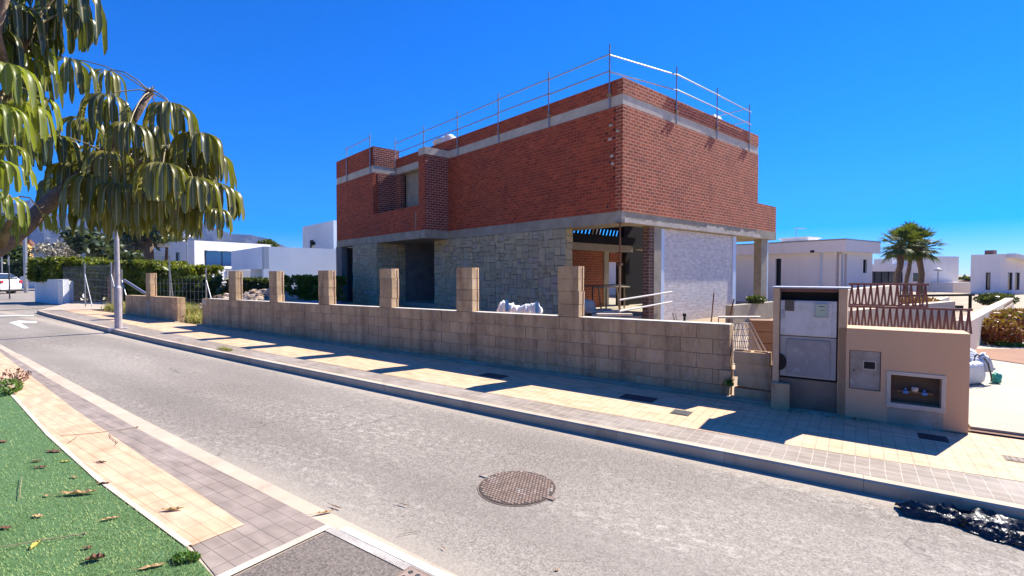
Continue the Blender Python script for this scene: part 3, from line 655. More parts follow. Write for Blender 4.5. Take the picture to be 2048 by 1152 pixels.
for i in range(0, 14, 2):
    mb = MB(); mb.box(lambda a, b, z: ST(a, b, z+topz(a)), pl_[i]+.01, pl_[i+1]-.01, 6.606, 6.784, -.003, .006); mb.build('sunlit_top_strip', M['sunlit_top'], wall, fix=True)  # added pale strip; its colour paints the sunlit top of the wall
mb = MB(); mb.box(lambda a, b, z: ST(a, b, z+topz(a)), 15.2, 15.46, 6.594, 6.60, -.17, -.02); mb.build('pale_patch', M['concrete_light'], wall, fix=True)
def pillar(t0, w, zt, parent, zb=None, z0=None):
    z0 = z0 if z0 is not None else topz(t0)
    mb = MB(); n = 4; h = (zt-z0)/n
    for i in range(n):
        c = random.uniform(.85, 1.12); dt, dn = random.uniform(-.006, .006), random.uniform(-.005, .005)
        za, zb_ = z0+i*h+.003, z0+(i+1)*h-.003
        mb.box(ST, t0+dt, t0+w+dt, 6.598+dn, 6.70+dn, za, zb_, c)
        mb.box(ST, t0+.012+dt, t0+w-.03+dt, 6.70+dn, 6.742+dn, za, zb_, c*1.5)
        mb.box(ST, t0+dt, t0+w+dt, 6.755+dn, 6.782+dn, za, zb_, c*1.35)
    mb.box(ST, t0+.02, t0+w-.02, 6.615, 6.74, z0, zt-.01, .75)
    return mb.build('pillar', M['block'], parent, fix=True)
for t0, w, zt in ((3.39, .35, 1.83), (5.43, .36, 1.826), (7.46, .35, 1.822), (9.48, .38, 1.795), (11.53, .35, 1.79), (13.52, .38, 1.80)): pillar(t0, w, zt, wall)
w2 = thing('short_block_wall', 'short block wall with a single pillar left of the grassy gap', 'wall', ST(19, 6.7, .2))
tz2 = lambda t: 1.003-.006*(t-17.1)
mb = MB(); course(mb, 17.09, 21.38, 6.60, 6.82, tz2, 5); mb.build('block_course', M['block'], w2, fix=True)
mb = MB(); mb.box(lambda a, b, z: ST(a, b, z+tz2(a)), 17.1, 21.37, 6.61, 6.81, -1, -.006); mb.build('mortar_core', M['mortar'], w2, fix=True)
pillar(19.13, .37, 1.757, w2, z0=tz2(19.2))
mb = MB(); mb.box(ST, 19.15, 19.50, 6.585, 6.6, .26, .83); mb.build('pier_render', M['concrete'], w2, fix=True)
# loose blocks at the end of the wall
def hollow(mb, fr, c=1.0, h=.15, L=.40):
    mb.box(fr, 0, L, 0, .03, 0, h, c); mb.box(fr, 0, L, .16, .19, 0, h, c)
    for a in (0, L/2-.015, L-.03): mb.box(fr, a, a+.03, .03, .16, 0, h, c)
def rotfr(t, n, z, rz=0, ry=0):
    mt = Matrix.Rotation(rz, 3, 'Z') @ Matrix.Rotation(ry, 3, 'Y'); o = ST(t, n, z)
    def f(a, b, c):
        q = mt @ Vector((a, b, c)); return o+Vector((-D.x*q.x+N.x*q.y, -D.y*q.x+N.y*q.y, q.z))
    return f
# (these frames run rightwards along the street)
for (t, z, ry, lb) in ((1.245, .607, .0, 'topmost hollow block with open cells beside the wall end'), (1.225, .455, .0, 'second block from the top of the loose stack'), (1.20, .335, .06, 'tilted third block of the loose stack at the wall end'), (1.235, .152, .0, 'bottom block of the loose stack on the footing')):
    mb = MB(); hollow(mb, rotfr(t, 6.56+random.uniform(0, .03), z, .02, ry), random.uniform(.9, 1.05)); mb.build('loose_block', M['block'], fix=True, label=lb, cat='block', group='loose blocks at the wall end')
mb = MB(); hollow(mb, rotfr(1.40, 6.565, .335, .03, .0), 1, .17, .13); mb.build('cut_block', M['block'], fix=True, label='small cut block proud of the wall below its right end', cat='block')
# leaning reinforcement mesh
rm = thing('rebar_mesh', 'bent sheets of steel mesh leaning between the wall end and meter cabinet', 'steel mesh', ST(1.1, 7.1, .1))
for s in range(2):
    o = .14*s; A0, A1, B0, B1 = AT(1462+6*s, 648, 6.35+o), AT(1497-5*s, 646, 6.5+o), AT(1458, 728, 6.3+o), AT(1540-12*s, 735, 6.35+o)
    mb = MB()
    for k in range(13): f = k/12; mb.tube([A0.lerp(A1, f), B0.lerp(B1, f)], .004, 5)
    for k in range(8): f = k/7; mb.tube([A0.lerp(B0, f), A1.lerp(B1, f)], .004, 5)
    mb.build('mesh_sheet', M['steel'], rm)
    mb = MB(); mb.tube([A1+Vector((.02, 0, .01)), B1+Vector((.05, 0, .02))], .009, 6); mb.build('edge_bar', M['steel'], rm)
mb = MB(); mb.box(rotfr(1.5, 6.9, 1.125, .15, -.04), 0, .5, 0, .16, 0, .02); mb.build('plank', M['concrete_light'], fix=True, label='thin plank resting over the wall end above the steel mesh', cat='plank')
for (x0, y0, x1, y1, r, lb) in ((1420, 645, 1428, 585, .008, 'tall thin rusty rod standing behind the wall'), (1451, 645, 1468, 598, .010, 'rusty rod leaning right behind the wall end'), (1436, 645, 1437, 634, .006, 'short rusty rod stub between two taller rods')):
    mb = MB(); mb.tube([AT(x0, y0+25, 6.9), AT(x1, y1, 6.9)], r, 6); mb.build('steel_rod', M['rusty'], label=lb, cat='rod', group='rods behind the block wall')
mb = MB(); mb.tube([AT(1355, 660, 7.3), AT(1345, 626, 7.3)], .012); mb.tube([AT(1358, 660, 7.35), AT(1351, 628, 7.35)], .008); mb.build('pipe_stub', M['steel'], label='pair of leaning pipe stubs behind the wall before the white wall', cat='pipes')
mb = MB(); mb.tube([AT(1369, 660, 7.3), AT(1369, 632, 7.3)], .018); mb.tube([AT(1369, 632, 7.3), AT(1369, 627, 7.3)], .028); mb.build('standpipe', M['black'], label='short black standpipe before the white wall', cat='pipe')
# low brown block wall behind the loose blocks
mb = MB(); mb.box(HF, 8.2, 11.6, -1.5, -1.3, .1, .92); 
mb.build('soil_bank', M['rusty'], fix=True, label='dark red low wall under the terrace opening', cat='wall')
mb = MB(); mb.box(HF, 8.2, 12.4, -1.6, -1.18, .92, 1.02); mb.build('coping', M['concrete_light'], fix=True, label='pale slab on top of the dark red low wall', cat='coping slab')
bp = thing('brown_block_pier', 'sunlit brown block pier between the steel mesh and meter cabinet', 'pier', AT(1525, 700, 8.4))
mb = MB(); c0 = AT(1503, 640, 8.2); fr = FR(c0.x, c0.y, -.3)
for i in range(6): mb.box(fr, 0, .75, 0, .3, .95-.19*(i+1)+.004, .95-.19*i-.004, random.uniform(.8, 1.1))
mb.build('blocks', plain('brown_block', (.34, .19, .10), (.26, .14, .075), 4, tint=True, bs=90), bp, fix=True)

# ================================================================= meter cabinet, beige utility wall and railing
cab = thing('meter_cabinet', 'tall electricity meter cabinet with white upper door between beige jambs', 'meter cabinet', ST(.45, 6.6, .15))
mb = MB(); mb.box(ST, .735, .80, 6.46, 6.86, .13, 1.545); mb.box(ST, .085, .165, 6.46, 6.86, .13, 1.545); mb.box(ST, .165, .735, 6.80, 6.86, .13, 1.545)
mb.build('jamb', plain('sandy_jamb', (.64, .44, .27), (.54, .36, .22), 5, bs=60), cab, fix=True, bevel=.004)
mb = MB(); mb.box(ST, .06, .82, 6.44, 6.88, 1.546, 1.562); mb.build('cap', M['steel'], cab, fix=True)
mb = MB(); mb.box(ST, .165, .735, 6.50, 6.79, 1.505, 1.545); mb.build('lintel', M['brown_metal'], cab, fix=True)
mb = MB(); mb.box(ST, .17, .73, 6.60, 6.79, 1.40, 1.504); mb.build('dark_gap', M['black'], cab, fix=True)
door = MB(); door.box(ST, .18, .728, 6.485, 6.60, 1.005, 1.405); door = door.build('upper_door', M['white_panel'], cab, fix=True, bevel=.004)
mb = MB(); mb.box(ST, .225, .68, 6.477, 6.484, 1.015, 1.39); mb.build('door_leaf', M['white_panel'], door, fix=True, bevel=.003)
def pvbox(mb, x0, y0, x1, y1, n0, n1):
    ta, za = PV(x0, y0, n0); tb_, zb = PV(x1, y1, n0); mb.box(ST, min(ta, tb_), max(ta, tb_), n0, n1, min(za, zb), max(za, zb))
mb = MB(); pvbox(mb, 1570, 600, 1588, 622, 6.470, 6.476); mb.build('dark_window', M['glass'], door, fix=True)
mb = MB(); ta, za = PV(1629, 607, 6.47); tb_, zb = PV(1656, 636, 6.47)
for q in ((tb_, ta, za-.012, za), (tb_, ta, zb, zb+.012), (ta-.012, ta, zb+.012, za-.012), (tb_, tb_+.012, zb+.012, za-.012)): mb.box(ST, q[0], q[1], 6.462, 6.476, q[2], q[3])
mb.build('window_frame', M['steel'], door, fix=True)
mb = MB(); mb.box(ST, tb_+.012, ta-.012, 6.468, 6.476, zb+.012, za-.012); mb.build('meter_window', plain('meter_window', (.38, .44, .33), (.44, .50, .38), 4, rough=.3), door, fix=True)
mb = MB(); mb.box(ST, tb_+.03, ta-.045, 6.465, 6.468, za-.035, za-.028); mb.box(ST, tb_+.03, ta-.06, 6.465, 6.468, za-.075, za-.071); mb.build('meter_reading', M['black'], door, fix=True)
mb = MB(); mb.box(ST, .692, .722, 6.468, 6.484, 1.20, 1.27); mb.build('latch', M['steel'], door, fix=True, bevel=.002)
mb = MB(); mb.box(ST, .697, .707, 6.462, 6.468, 1.285, 1.298); mb.build('keyhole', M['black'], door, fix=True)
ld = MB(); ld.box(ST, .18, .728, 6.50, 6.60, .53, .995); ld = ld.build('lower_door', plain('lower_door', (.44, .40, .38), (.36, .33, .31), 3, rough=.6), cab, fix=True, bevel=.004)
mb = MB(); mb.box(ST, .235, .66, 6.484, 6.499, .55, .965); mb.build('door_leaf', plain('grey_panel', (.33, .305, .295), (.25, .23, .22), 4, rough=.6, c3=(.44, .41, .39), s3=9), ld, fix=True, bevel=.003)
mb = MB(); mb.prism([(.735, .60)]+[(.735-.075*math.sin(a), .69-.10*math.cos(a)) for a in np.linspace(.1, math.pi-.1, 9)]+[(.735, .78)], 6.478, 6.486, lambda a, z, n: ST(a, n, z)); mb.build('torn_opening', M['black'], ld, fix=True)
mb = MB(); mb.box(ST, .165, .735, 6.515, 6.60, .13, .505); mb.build('plinth', plain('cabinet_plinth', (.27, .19, .13), (.2, .14, .1), 4, c3=(.14, .09, .06), s3=3), cab, fix=True)
mb = MB(); mb.box(ST, .17, .73, 6.54, 6.60, .505, .53); mb.build('shadow_gap', M['black'], cab, fix=True)
mb = MB(); mb.box(ST, .615, .80, 6.38, 6.455, .13, .455); mb.build('upright_block', M['block'], fix=True, bevel=.003, label='grey block standing upright before the left jamb of the cabinet', cat='block')
mb = MB()
for i in range(46):
    t = random.uniform(-.15, .75); n = random.uniform(6.36, 6.5); s = random.uniform(.008, .034)
    mb.box(rotfr(t, n, .148, random.uniform(0, 3), 0), 0, s, 0, s*.8, 0, s*.6, random.uniform(.7, 1.1), j=.002)
mb.build('debris', M['block'], fix=True, kind='stuff', label='crumbs of mortar and grit along the foot of the meter cabinet', cat='debris')
# beige wall
bw = thing('utility_wall', 'freestanding beige rendered wall with two service niches beside the meter cabinet', 'wall', ST(-.4, 6.6, .15))
holes = [(-.215, .06, .472, .89), (-.70, -.30, .36, .665)]
mb = MB(); wallh(mb, ST, 'a', -.905, .165, 6.46, 6.60, .10, 1.125, holes); mb.box(ST, -.905, .165, 6.60, 6.84, .10, 1.125); mb.build('wall_body', M['plaster_beige'], bw, fix=True, bevel=0)
door2 = MB(); door2.box(ST, -.21, .055, 6.474, 6.52, .478, .885); door2 = door2.build('niche_door', plain('dirty_door', (.40, .34, .28), (.28, .22, .17), 7, rough=.7, c3=(.5, .45, .4), s3=5), bw, fix=True, bevel=.003)
mb = MB(); pvbox(mb, 1728, 723, 1750, 739, 6.468, 6.475); mb.build('inspection_window', M['black'], door2, fix=True, bevel=.002)
mb = MB(); ta, za = PV(1726, 721, 6.47); tb_, zb = PV(1752, 741, 6.47); mb.box(ST, tb_, ta, 6.471, 6.474, zb, za); mb.build('window_rim', M['concrete_light'], door2, fix=True)
mb = MB(); mb.box(ST, .012, .024, 6.468, 6.475, .665, .682); mb.build('lock', M['black'], door2, fix=True)
fm = MB()
for q in ((-.735, -.265, .665, .70), (-.735, -.70, .37, .665), (-.30, -.265, .37, .665), (-.735, -.265, .325, .372)): fm.box(ST, q[0], q[1], 6.448, 6.475, q[2], q[3])
fm.build('niche_frame', M['concrete_light'], bw, fix=True, bevel=.003)
mb = MB(); mb.box(ST, -.72, -.28, 6.454, 6.47, .13, .318); mb.build('apron_panel', M['concrete'], bw, fix=True)
mb = MB(); mb.box(ST, -.70, -.30, 6.585, 6.598, .37, .66); mb.build('niche_back', plain('niche_back', (.13, .095, .065), (.09, .065, .045), 5), bw, fix=True)
wm = thing('water_meter', 'white water meter with blue valves inside the right-hand wall niche', 'water meter', ST(-.5, 6.53, .38))
c0 = ST(-.50, 6.52, .52); mb = MB(); mb.lathe(c0-Vector((0, 0, .02)), [(.026, 0), (.03, .02), (.03, .038), (.022, .046)], 16); mb.build('dial_body', M['concrete_light'], wm, smooth=True, fix=True)
mb = MB(); mb.tube([ST(-.36, 6.52, .49), ST(-.64, 6.52, .49)], .016, 10); mb.build('pipe', plain('brass', (.35, .2, .08), (.28, .15, .06), 20, rough=.4, metal=.8, bst=0), wm)
for t in (-.425, -.575):
    mb = MB(); mb.tube([ST(t, 6.52, .49), ST(t, 6.52, .525)], .012); mb.box(ST, t-.022, t+.022, 6.485, 6.50, .478, .502); mb.build('valve_handle', M['blue'], wm, fix=True)
# zigzag railing panels
def zigzag(mb, t0, t1, n, z0, z1, cells, th=.012, w=.017):
    mb.box(ST, t0, t1, n, n+.03, z0, z0+.02); mb.box(ST, t0, t1, n, n+.03, z1-.028, z1)
    p = (t1-t0)/cells
    for i in range(cells):
        a = t0+i*p
        for (x0, x1) in ((a, a+p/2), (a+p/2, a+p)):
            up = abs(x0-a) < 1e-6
            lo, hi = (x0, x1) if up else (x1, x0)
            if up: q = [(lo, z0+.018), (lo+w, z0+.018), (hi+w/2, z1-.026), (hi-w/2, z1-.026)]
            else: q = [(lo-w, z0+.018), (lo, z0+.018), (hi+w/2, z1-.026), (hi-w/2, z1-.026)]
            mb.prism(q, n+.006, n+.024, lambda a, z, b: ST(a, b, z))
def zp(x, y): return PV(x, y, 8.2)
(tl0, za), (tl1, zc) = zp(1694, 659), zp(1946, 616); zm = (zp(1694, 611)[1]+zp(1946, 617)[1])/2; (tu1, zu) = zp(1858, 567); tl0 = zp(1696, 640)[0]
rl = thing('zigzag_railing', 'longer lower brown zigzag railing panel behind the beige wall', 'railing', ST(-1.2, 8.2, .19), group='zigzag railing panels')
zl0 = zp(1800, 661)[1]
mb = MB(); zigzag(mb, tl1, tl0, 8.2, zl0, zm, 18, w=.022); mb.build('panel', M['brown_metal'], rl, fix=True)
for t in (tl0-.03, (tl0+tl1)/2):
    mb = MB(); mb.box(ST, t, t+.03, 8.2, 8.23, .1, zl0); mb.build('post', M['brown_metal'], rl, fix=True)
rl = thing('zigzag_railing', 'shorter upper brown zigzag railing panel stacked above the lower one', 'railing', ST(-1.0, 8.2, zm), group='zigzag railing panels')
mb = MB(); zigzag(mb, tu1, tl0, 8.2, zm+.003, zu, 12, w=.022); mb.build('panel', M['brown_metal'], rl, fix=True)
# ================================================================= neighbours
def window(fr, ax, l0, l1, d, z0, z1, parent, sgn=-1, mat='glass', mull=1):
    """window on the wall whose outer face is at d; glass set into the opening, frame as its child"""
    mb = MB()
    A = (lambda l, dd, z: fr(l, dd, z)) if ax == 'a' else (lambda l, dd, z: fr(dd, l, z))
    mb.box(A, l0, l1, d+.10, d+.14, z0, z1)
    w = mb.build('window', M[mat], parent, fix=True)
    mb = MB(); e = .05
    for q in ((l0, l1, z0, z0+e), (l0, l1, z1-e, z1), (l0, l0+e, z0+e, z1-e), (l1-e, l1, z0+e, z1-e)): mb.box(A, q[0], q[1], d+.05, d+.10, q[2], q[3])
    for i in range(1, mull):
        m = l0+(l1-l0)*i/mull; mb.box(A, m-e/2, m+e/2, d+.05, d+.1, z0+e, z1-e)
    mb.build('frame', M['black'], w, fix=True); return w
def ahit(fr_c, ya, x, b=0.0):                                        # length along the right-hand face where image column x falls
    w = Vector((math.cos(ya), math.sin(ya))); u = Vector((-math.sin(ya), math.cos(ya))); r = ray(x, 549)
    C = Vector(fr_c)+u*b; k = r.x/r.y; return (k*C.y-C.x)/(w.x-k*w.y)
def bhit(fr_c, ya, x, a=0.0):
    w = Vector((math.cos(ya), math.sin(ya))); u = Vector((-math.sin(ya), math.cos(ya))); r = ray(x, 549)
    C = Vector(fr_c)+w*a; k = r.x/r.y; return (k*C.y-C.x)/(u.x-k*u.y)
zat = lambda y, Y: CAMH+(549.4-y)/F*Y
# --- right-hand villa with the oversailing flat roof
Y0 = 24.0; X0 = (1690-1024)/F*Y0; c = (X0, Y0); ya = .60; fr = FR(*c, ya)
v = thing('white_villa', 'white villa with an oversailing flat roof behind the meter cabinet', 'villa', (X0+3, Y0+4, 0))
zt, zb = zat(477.5, Y0), zat(503, Y0); bl = 19.0; al = ahit(c, ya, 1760)
mb = MB(); mb.box(fr, 0, al, 0, bl, zb, zt); mb.box(fr, 1.6, 2.6, 7.0, 8.4, zt, zt+.12); mb.build('roof', M['white'], v, fix=True)
ch = MB(); ch.box(fr, 1.0, 2.2, 2.2, 3.6, zt, zt+.22); ch.box(fr, .9, 2.3, 2.1, 3.7, zt+.22, zt+.28); ch.build('chimney', M['white'], v, fix=True)
mb = MB(); cc = fr(1.4, 3.0, 0); mb.tube([(cc.x, cc.y, zt), (cc.x, cc.y, zt+.85)], .015, 6); mb.tube([(cc.x-.1, cc.y, zt+.82), (cc.x+.5, cc.y, zt+.8)], .012, 5)
for k in range(4): mb.tube([(cc.x+k*.15, cc.y-.2, zt+.81-k*.01), (cc.x+k*.15, cc.y+.2, zt+.81-k*.01)], .01, 4)
mb.build('aerial', M['steel'], v)
mb = MB(); hl = [(bhit(c, ya, 1562, .3), bhit(c, ya, 1551, .3), .4, zb-.25), (bhit(c, ya, 1682, .3), bhit(c, ya, 1677.5, .3), .8, zb-.1)]
hr = [(ahit(c, ya, 1688.5, .3), ahit(c, ya, 1694, .3), .8, zb-.08), (ahit(c, ya, 1726, .3), ahit(c, ya, 1734, .3), zat(546, Y0+2), zat(519, Y0+2))]
wallh(mb, fr, 'b', .3, bl-.2, .3, .55, -.3, zb, [(min(h[0], h[1]), max(h[0], h[1]), h[2], h[3]) for h in hl])
wallh(mb, fr, 'a', .56, al-.15, .3, .55, -.3, zb, [(max(h[0], .6), h[1], h[2], h[3]) for h in hr]); mb.box(fr, .3, .56, .3, .55, -.3, zb); mb.box(fr, al-.4, al-.15, .55, bl, -.3, zb)
mb.build('wall', M['white'], v, fix=True)
for h in hl: window(fr, 'b', min(h[0], h[1])+.01, max(h[0], h[1])-.01, .33, h[2], h[3], v)
for h in hr[1:]: window(fr, 'a', h[0]+.01, h[1]-.01, .33, h[2], h[3], v)
for bq in (1.2, 6.5):
    q = fr(.24, bq, 0); mb = MB(); mb.tube([(q.x, q.y, -.3), (q.x, q.y, zb)], .04, 8); mb.build('downpipe', M['grey_white'], v)
mb = MB(); mb.box(fr, -.012, al, -.012, 0, zt-.05, zt+.015); mb.box(fr, -.012, 0, 0, bl, zt-.05, zt+.015); mb.build('roof_trim', M['steel'], v, fix=True)
mb = MB(); mb.box(fr, -.02, .0, bhit(c, ya, 1628), bhit(c, ya, 1620), zt-.62, zt-.5); mb.build('vent', M['black'], v, fix=True)
# --- villa beyond the palms
Y0 = 50.0; c = ((1823-1024)/F*Y0, Y0); ya = .25; fr = FR(*c, ya)
v = thing('white_villa', 'far white villa with a tall plain block behind the palm trees', 'villa', (c[0]+2, Y0+4, 0))
al = ahit(c, ya, 1917); zt = zat(512, Y0)
mb = MB(); wallh(mb, fr, 'a', 0, al, 0, .3, -.3, zt, [(ahit(c, ya, 1826), ahit(c, ya, 1846), zat(563, 50), zat(546, 50))]); mb.box(fr, 0, .3, .3, 2, -.3, zt); mb.box(fr, al-.3, al, .3, 9, -.3, zt); mb.box(fr, .3, al-.3, .3, 2, zt-.3, zt-.02)
mb.box(fr, ahit(c, ya, 1863), ahit(c, ya, 1905), -2.0, -.01, -.3, zat(564, 50))
mb.build('tower', M['white'], v, fix=True); window(fr, 'a', ahit(c, ya, 1826)+.02, ahit(c, ya, 1846)-.02, 0, zat(563, 50), zat(546, 50), v)
mb = MB(); mb.box(fr, 3.4, 4.3, 2, 3, zt, zt+.35); mb.build('chimney', M['brown_metal'], v, fix=True)
l0 = ahit(c, ya, 1735); zt2 = zat(529, Y0)
mb = MB(); wallh(mb, fr, 'a', l0, -.01, .4, .7, -.3, zt2, [(l0+.6, -.6, zat(566, 50), zat(543, 50))]); mb.box(fr, l0, -.01, .7, 8, zt2-.3, zt2-.01); mb.build('wing', M['white'], v, fix=True)
window(fr, 'a', l0+.62, -.62, .4, zat(566, 50), zat(543, 50), v, mull=5)
# --- right-most villa
Y0 = 42.0; c = ((2000-1024)/F*Y0, Y0); ya = .45; fr = FR(*c, ya)
v = thing('white_villa', 'white villa with tall narrow windows at the right edge', 'villa', (c[0], Y0+4, 0)); zt = zat(508, Y0)
B3 = lambda x: bhit(c, ya, x)
wn = [(ahit(c, ya, 2016), ahit(c, ya, 2025.5), zat(580, 43), zat(545, 43)), (ahit(c, ya, 2030.5), ahit(c, ya, 2040), zat(580, 43), zat(545, 43)), (ahit(c, ya, 2030), ahit(c, ya, 2042), zat(620, 43), zat(596, 43))]
bb = B3(1941); wl_ = [(B3(1981), B3(1971.5), zat(580, 43), zat(545, 43))]
mb = MB(); wallh(mb, fr, 'a', .3, 9, 0, .3, -2.5, zt, wn); wallh(mb, fr, 'b', 0, bb, 0, .3, -2.5, zt, wl_); mb.box(fr, .3, 9, .3, bb, zt-.35, zt-.02); mb.build('wall', M['white'], v, fix=True)
for q in wn: window(fr, 'a', q[0]+.01, q[1]-.01, 0, q[2], q[3], v)
window(fr, 'b', wl_[0][0]+.01, wl_[0][1]-.01, 0, wl_[0][2], wl_[0][3], v)
mb = MB(); mb.box(fr, .9, 1.5, .8, 1.4, zt-.02, zt+.38); mb.build('chimney', M['brown_metal'], v, fix=True)
mb = MB(); mb.box(fr, .3, .9, .02, .06, zt-.95, zt-.7); mb.build('vent', M['concrete_dark'], v, fix=True)
mb = MB(); mb.prism([(1.0, zt-.3), (9, zt-1.15), (9, zt-.6), (1.0, zt+.05)], -.6, -.001, lambda a, z, b: fr(a, b, z)); mb.build('sloping_canopy', M['white'], v, fix=True)
# --- left-hand white villa with balcony glass
Y0 = 52.0; c = ((390-1024)/F*Y0, Y0); ya = 1.02; fr = FR(*c, ya)
v = thing('white_villa', 'white villa with a glazed balcony bay seen under the umbrella tree', 'villa', (c[0], Y0+4, 0)); zt = zat(481, Y0)
al = ahit(c, ya, 545); bb = bhit(c, ya, 341)
A = lambda x: ahit(c, ya, x)
zl = lambda y: zat(y, Y0+1.5)
mb = MB(); wallh(mb, fr, 'a', .3, al, 0, .3, zl(533)-.2, zt, [(A(409), al, zl(532), zl(501))]); wallh(mb, fr, 'b', 0, bb, 0, .3, 0, zt, [(bhit(c, ya, 360), bhit(c, ya, 352), zat(530, 54), zat(505, 54))])
mb.box(fr, .3, al, .3, 9, zt-.4, zt-.02); mb.box(fr, .3, al, 3.4, 3.7, 0, zt-.4); mb.box(fr, .0, al, -2.2, .0, -.2, zl(536)-.2); mb.build('wall', M['white'], v, fix=True)
window(fr, 'b', bhit(c, ya, 360), bhit(c, ya, 352), .0, zat(530, 54), zat(505, 54), v)
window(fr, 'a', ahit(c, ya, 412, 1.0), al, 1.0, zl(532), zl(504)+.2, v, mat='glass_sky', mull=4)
mb = MB()
for k in range(10): mb.box(fr, A(404)+k*1.1, A(404)+k*1.1+.25, .3, 1.1, zl(503)+.1, zl(500)+.3)
mb.build('slatted_soffit', M['white'], v, fix=True)
mb = MB(); mb.box(fr, A(430), al+.5, -2.3, -2.2, zl(556)+.2, zl(540)); mb.build('balcony_panel', M['steel'], v, fix=True)
# --- grey-white block with the lower roof
Y0 = 31.0; ya = YA; c = ((528-1024)/F*Y0, Y0); fr = FR(*c, ya); zt = zat(493, Y0)
v = thing('grey_villa', 'plain pale grey villa standing left of the brick house', 'villa', (c[0], Y0+4, 0)); bb = bhit(c, ya, 463)
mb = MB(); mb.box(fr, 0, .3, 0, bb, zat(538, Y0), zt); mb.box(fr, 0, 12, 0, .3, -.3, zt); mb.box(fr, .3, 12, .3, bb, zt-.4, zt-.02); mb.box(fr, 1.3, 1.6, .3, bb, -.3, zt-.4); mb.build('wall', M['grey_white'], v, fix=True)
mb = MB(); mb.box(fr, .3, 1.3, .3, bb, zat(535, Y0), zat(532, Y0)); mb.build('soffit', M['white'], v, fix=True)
Y0 = 44.0; c = ((668-1024)/F*Y0, Y0); fr = FR(*c, ya); zt = zat(441, Y0); bb = bhit(c, ya, 606)
v = thing('white_tower_house', 'tall white block with a small dark window beside the brick house', 'villa', (c[0], Y0+4, 0))
w0, w1 = bhit(c, ya, 628), bhit(c, ya, 620)
mb = MB(); wallh(mb, fr, 'b', 0, bb, 0, .3, -.3, zt, [(w0, w1, zat(496, 46), zat(477, 46))]); mb.box(fr, .3, 8, 0, .3, -.3, zt); mb.box(fr, .3, 8, .3, bb, zt-.4, zt-.02); mb.build('wall', M['white'], v, fix=True)
window(fr, 'b', w0+.01, w1-.01, 0, zat(496, 46), zat(477, 46), v)
mb = MB(); mb.box(fr, -.35, 0, w0-.4, w0-.1, zat(488, 46), zat(482, 46)); mb.build('wall_lamp', M['black'], v, fix=True)
# --- yellow house, far left
Y0 = 62.0; c = ((42-1024)/F*Y0, Y0); fr = FR(*c, ya)
v = thing('yellow_house', 'orange yellow house far down the street at the left edge', 'house', (c[0], Y0+4, 0))
mb = MB(); mb.box(fr, 0, ahit(c, ya, 57), 0, 10, 0, zat(485, Y0)); mb.build('wall', M['yellow'], v, fix=True)
mb = MB(); mb.box(fr, -.5, ahit(c, ya, 57)+.2, -.3, 10, zat(485, Y0), zat(478, Y0)); mb.build('roof', M['rusty'], v, fix=True)
mb = MB(); mb.box(fr, -.15, 0, 1, 9, zat(527, Y0), zat(522, Y0)); mb.box(fr, 0, 12, -1.4, -1.2, 0, zat(524, Y0)); mb.build('balcony', M['plaster_cream'], v, fix=True)

# --- garden walls of the next plot, right
def seg(p, q, th=.18):
    d = (Vector(q)-Vector(p)).to_2d(); L = d.length; a = math.atan2(d.y, d.x); f = FR(p[0], p[1], a); return f, L
P0 = AT(1944, 549, 9.4); P1 = AT(2029, 549, 19.5); f1, L = seg(P0, P1)
v = thing('garden_wall', 'cream rendered garden wall running back beside the red bushes', 'wall', (P0.x+2, P0.y+2, 0))
z0, z1 = CAMH-93/F*9.4, CAMH-47/F*19.5
mb = MB(); mb.box(lambda a, b, z: f1(a, b, z*(z0+(z1-z0)*a/L) if z > 0 else -.1), 0, L*.62, 0, .22, 0, 1); mb.box(f1, L*.62, L, 0, .22, -.1, zat(613, 17)); mb.build('wall', M['plaster_cream'], v, fix=True)
mb = MB()
for k in range(7):
    a = L*(.635+.055*k); mb.box(f1, a, a+.16, .01, .21, zat(613, 17), zat(600, 19))
mb.box(f1, L*.625, L, 0, .22, zat(600, 19), zat(597, 19)); mb.build('slotted_top', M['plaster_cream'], v, fix=True)
P0 = AT(1690, 549, 9.0); P1 = AT(1800, 549, 13.5); f2, L = seg(P0, P1)
mb = MB(); mb.box(f2, -.5, L, 0, .2, -.1, 1.42); mb.build('garden_wall', M['plaster_cream'], fix=True, label='tall cream garden wall behind the zigzag railing', cat='wall')
P0 = AT(1800, 549, 9.6); P1 = AT(1932, 549, 9.4); f3, L = seg(AT(1680, 549, 9.0), AT(1912, 549, 12.5))
mb = MB(); mb.box(f3, 0, L, 0, .2, -.1, 1.03); mb.build('garden_wall', M['plaster_cream'], fix=True, label='low cream garden wall behind the lower zigzag railing', cat='wall')
P0 = AT(1852, 549, 13.8); P1 = AT(1900, 549, 16.4); f4, L = seg(P0, P1)
mb = MB(); mb.box(lambda a, b, z: f4(a, b, z+(.12*a/L if z > 0 else 0)), 0, L, 0, .2, -.1, .85); mb.build('garden_wall', M['plaster_cream'], fix=True, label='short cream wall end below the dark pergola beam', cat='wall')
pg = thing('pergola', 'low black pergola roof beyond the cream garden walls', 'pergola', AT(1900, 600, 22))
mb = MB(); a0, a1 = AT(1800, 586, 21), AT(1950, 591, 22); f5, L = seg(a0, a1); mb.box(f5, 0, L, 0, .2, zat(592, 22), zat(588, 22)); mb.box(f5, .1, L+.2, 3, 6, zat(612, 24), zat(600, 24)); mb.box(f5, L*.2, L*.95, .3, 5.8, zat(628, 20), zat(618, 20)); mb.build('roof_slats', M['black'], pg, fix=True)
for k in (.15, .6, .97):
    q = f5(L*k, .1, 0); mb = MB(); mb.tube([(q.x, q.y, -.3), (q.x, q.y, zat(592, 22))], .06, 6); mb.build('post', M['black'], pg)

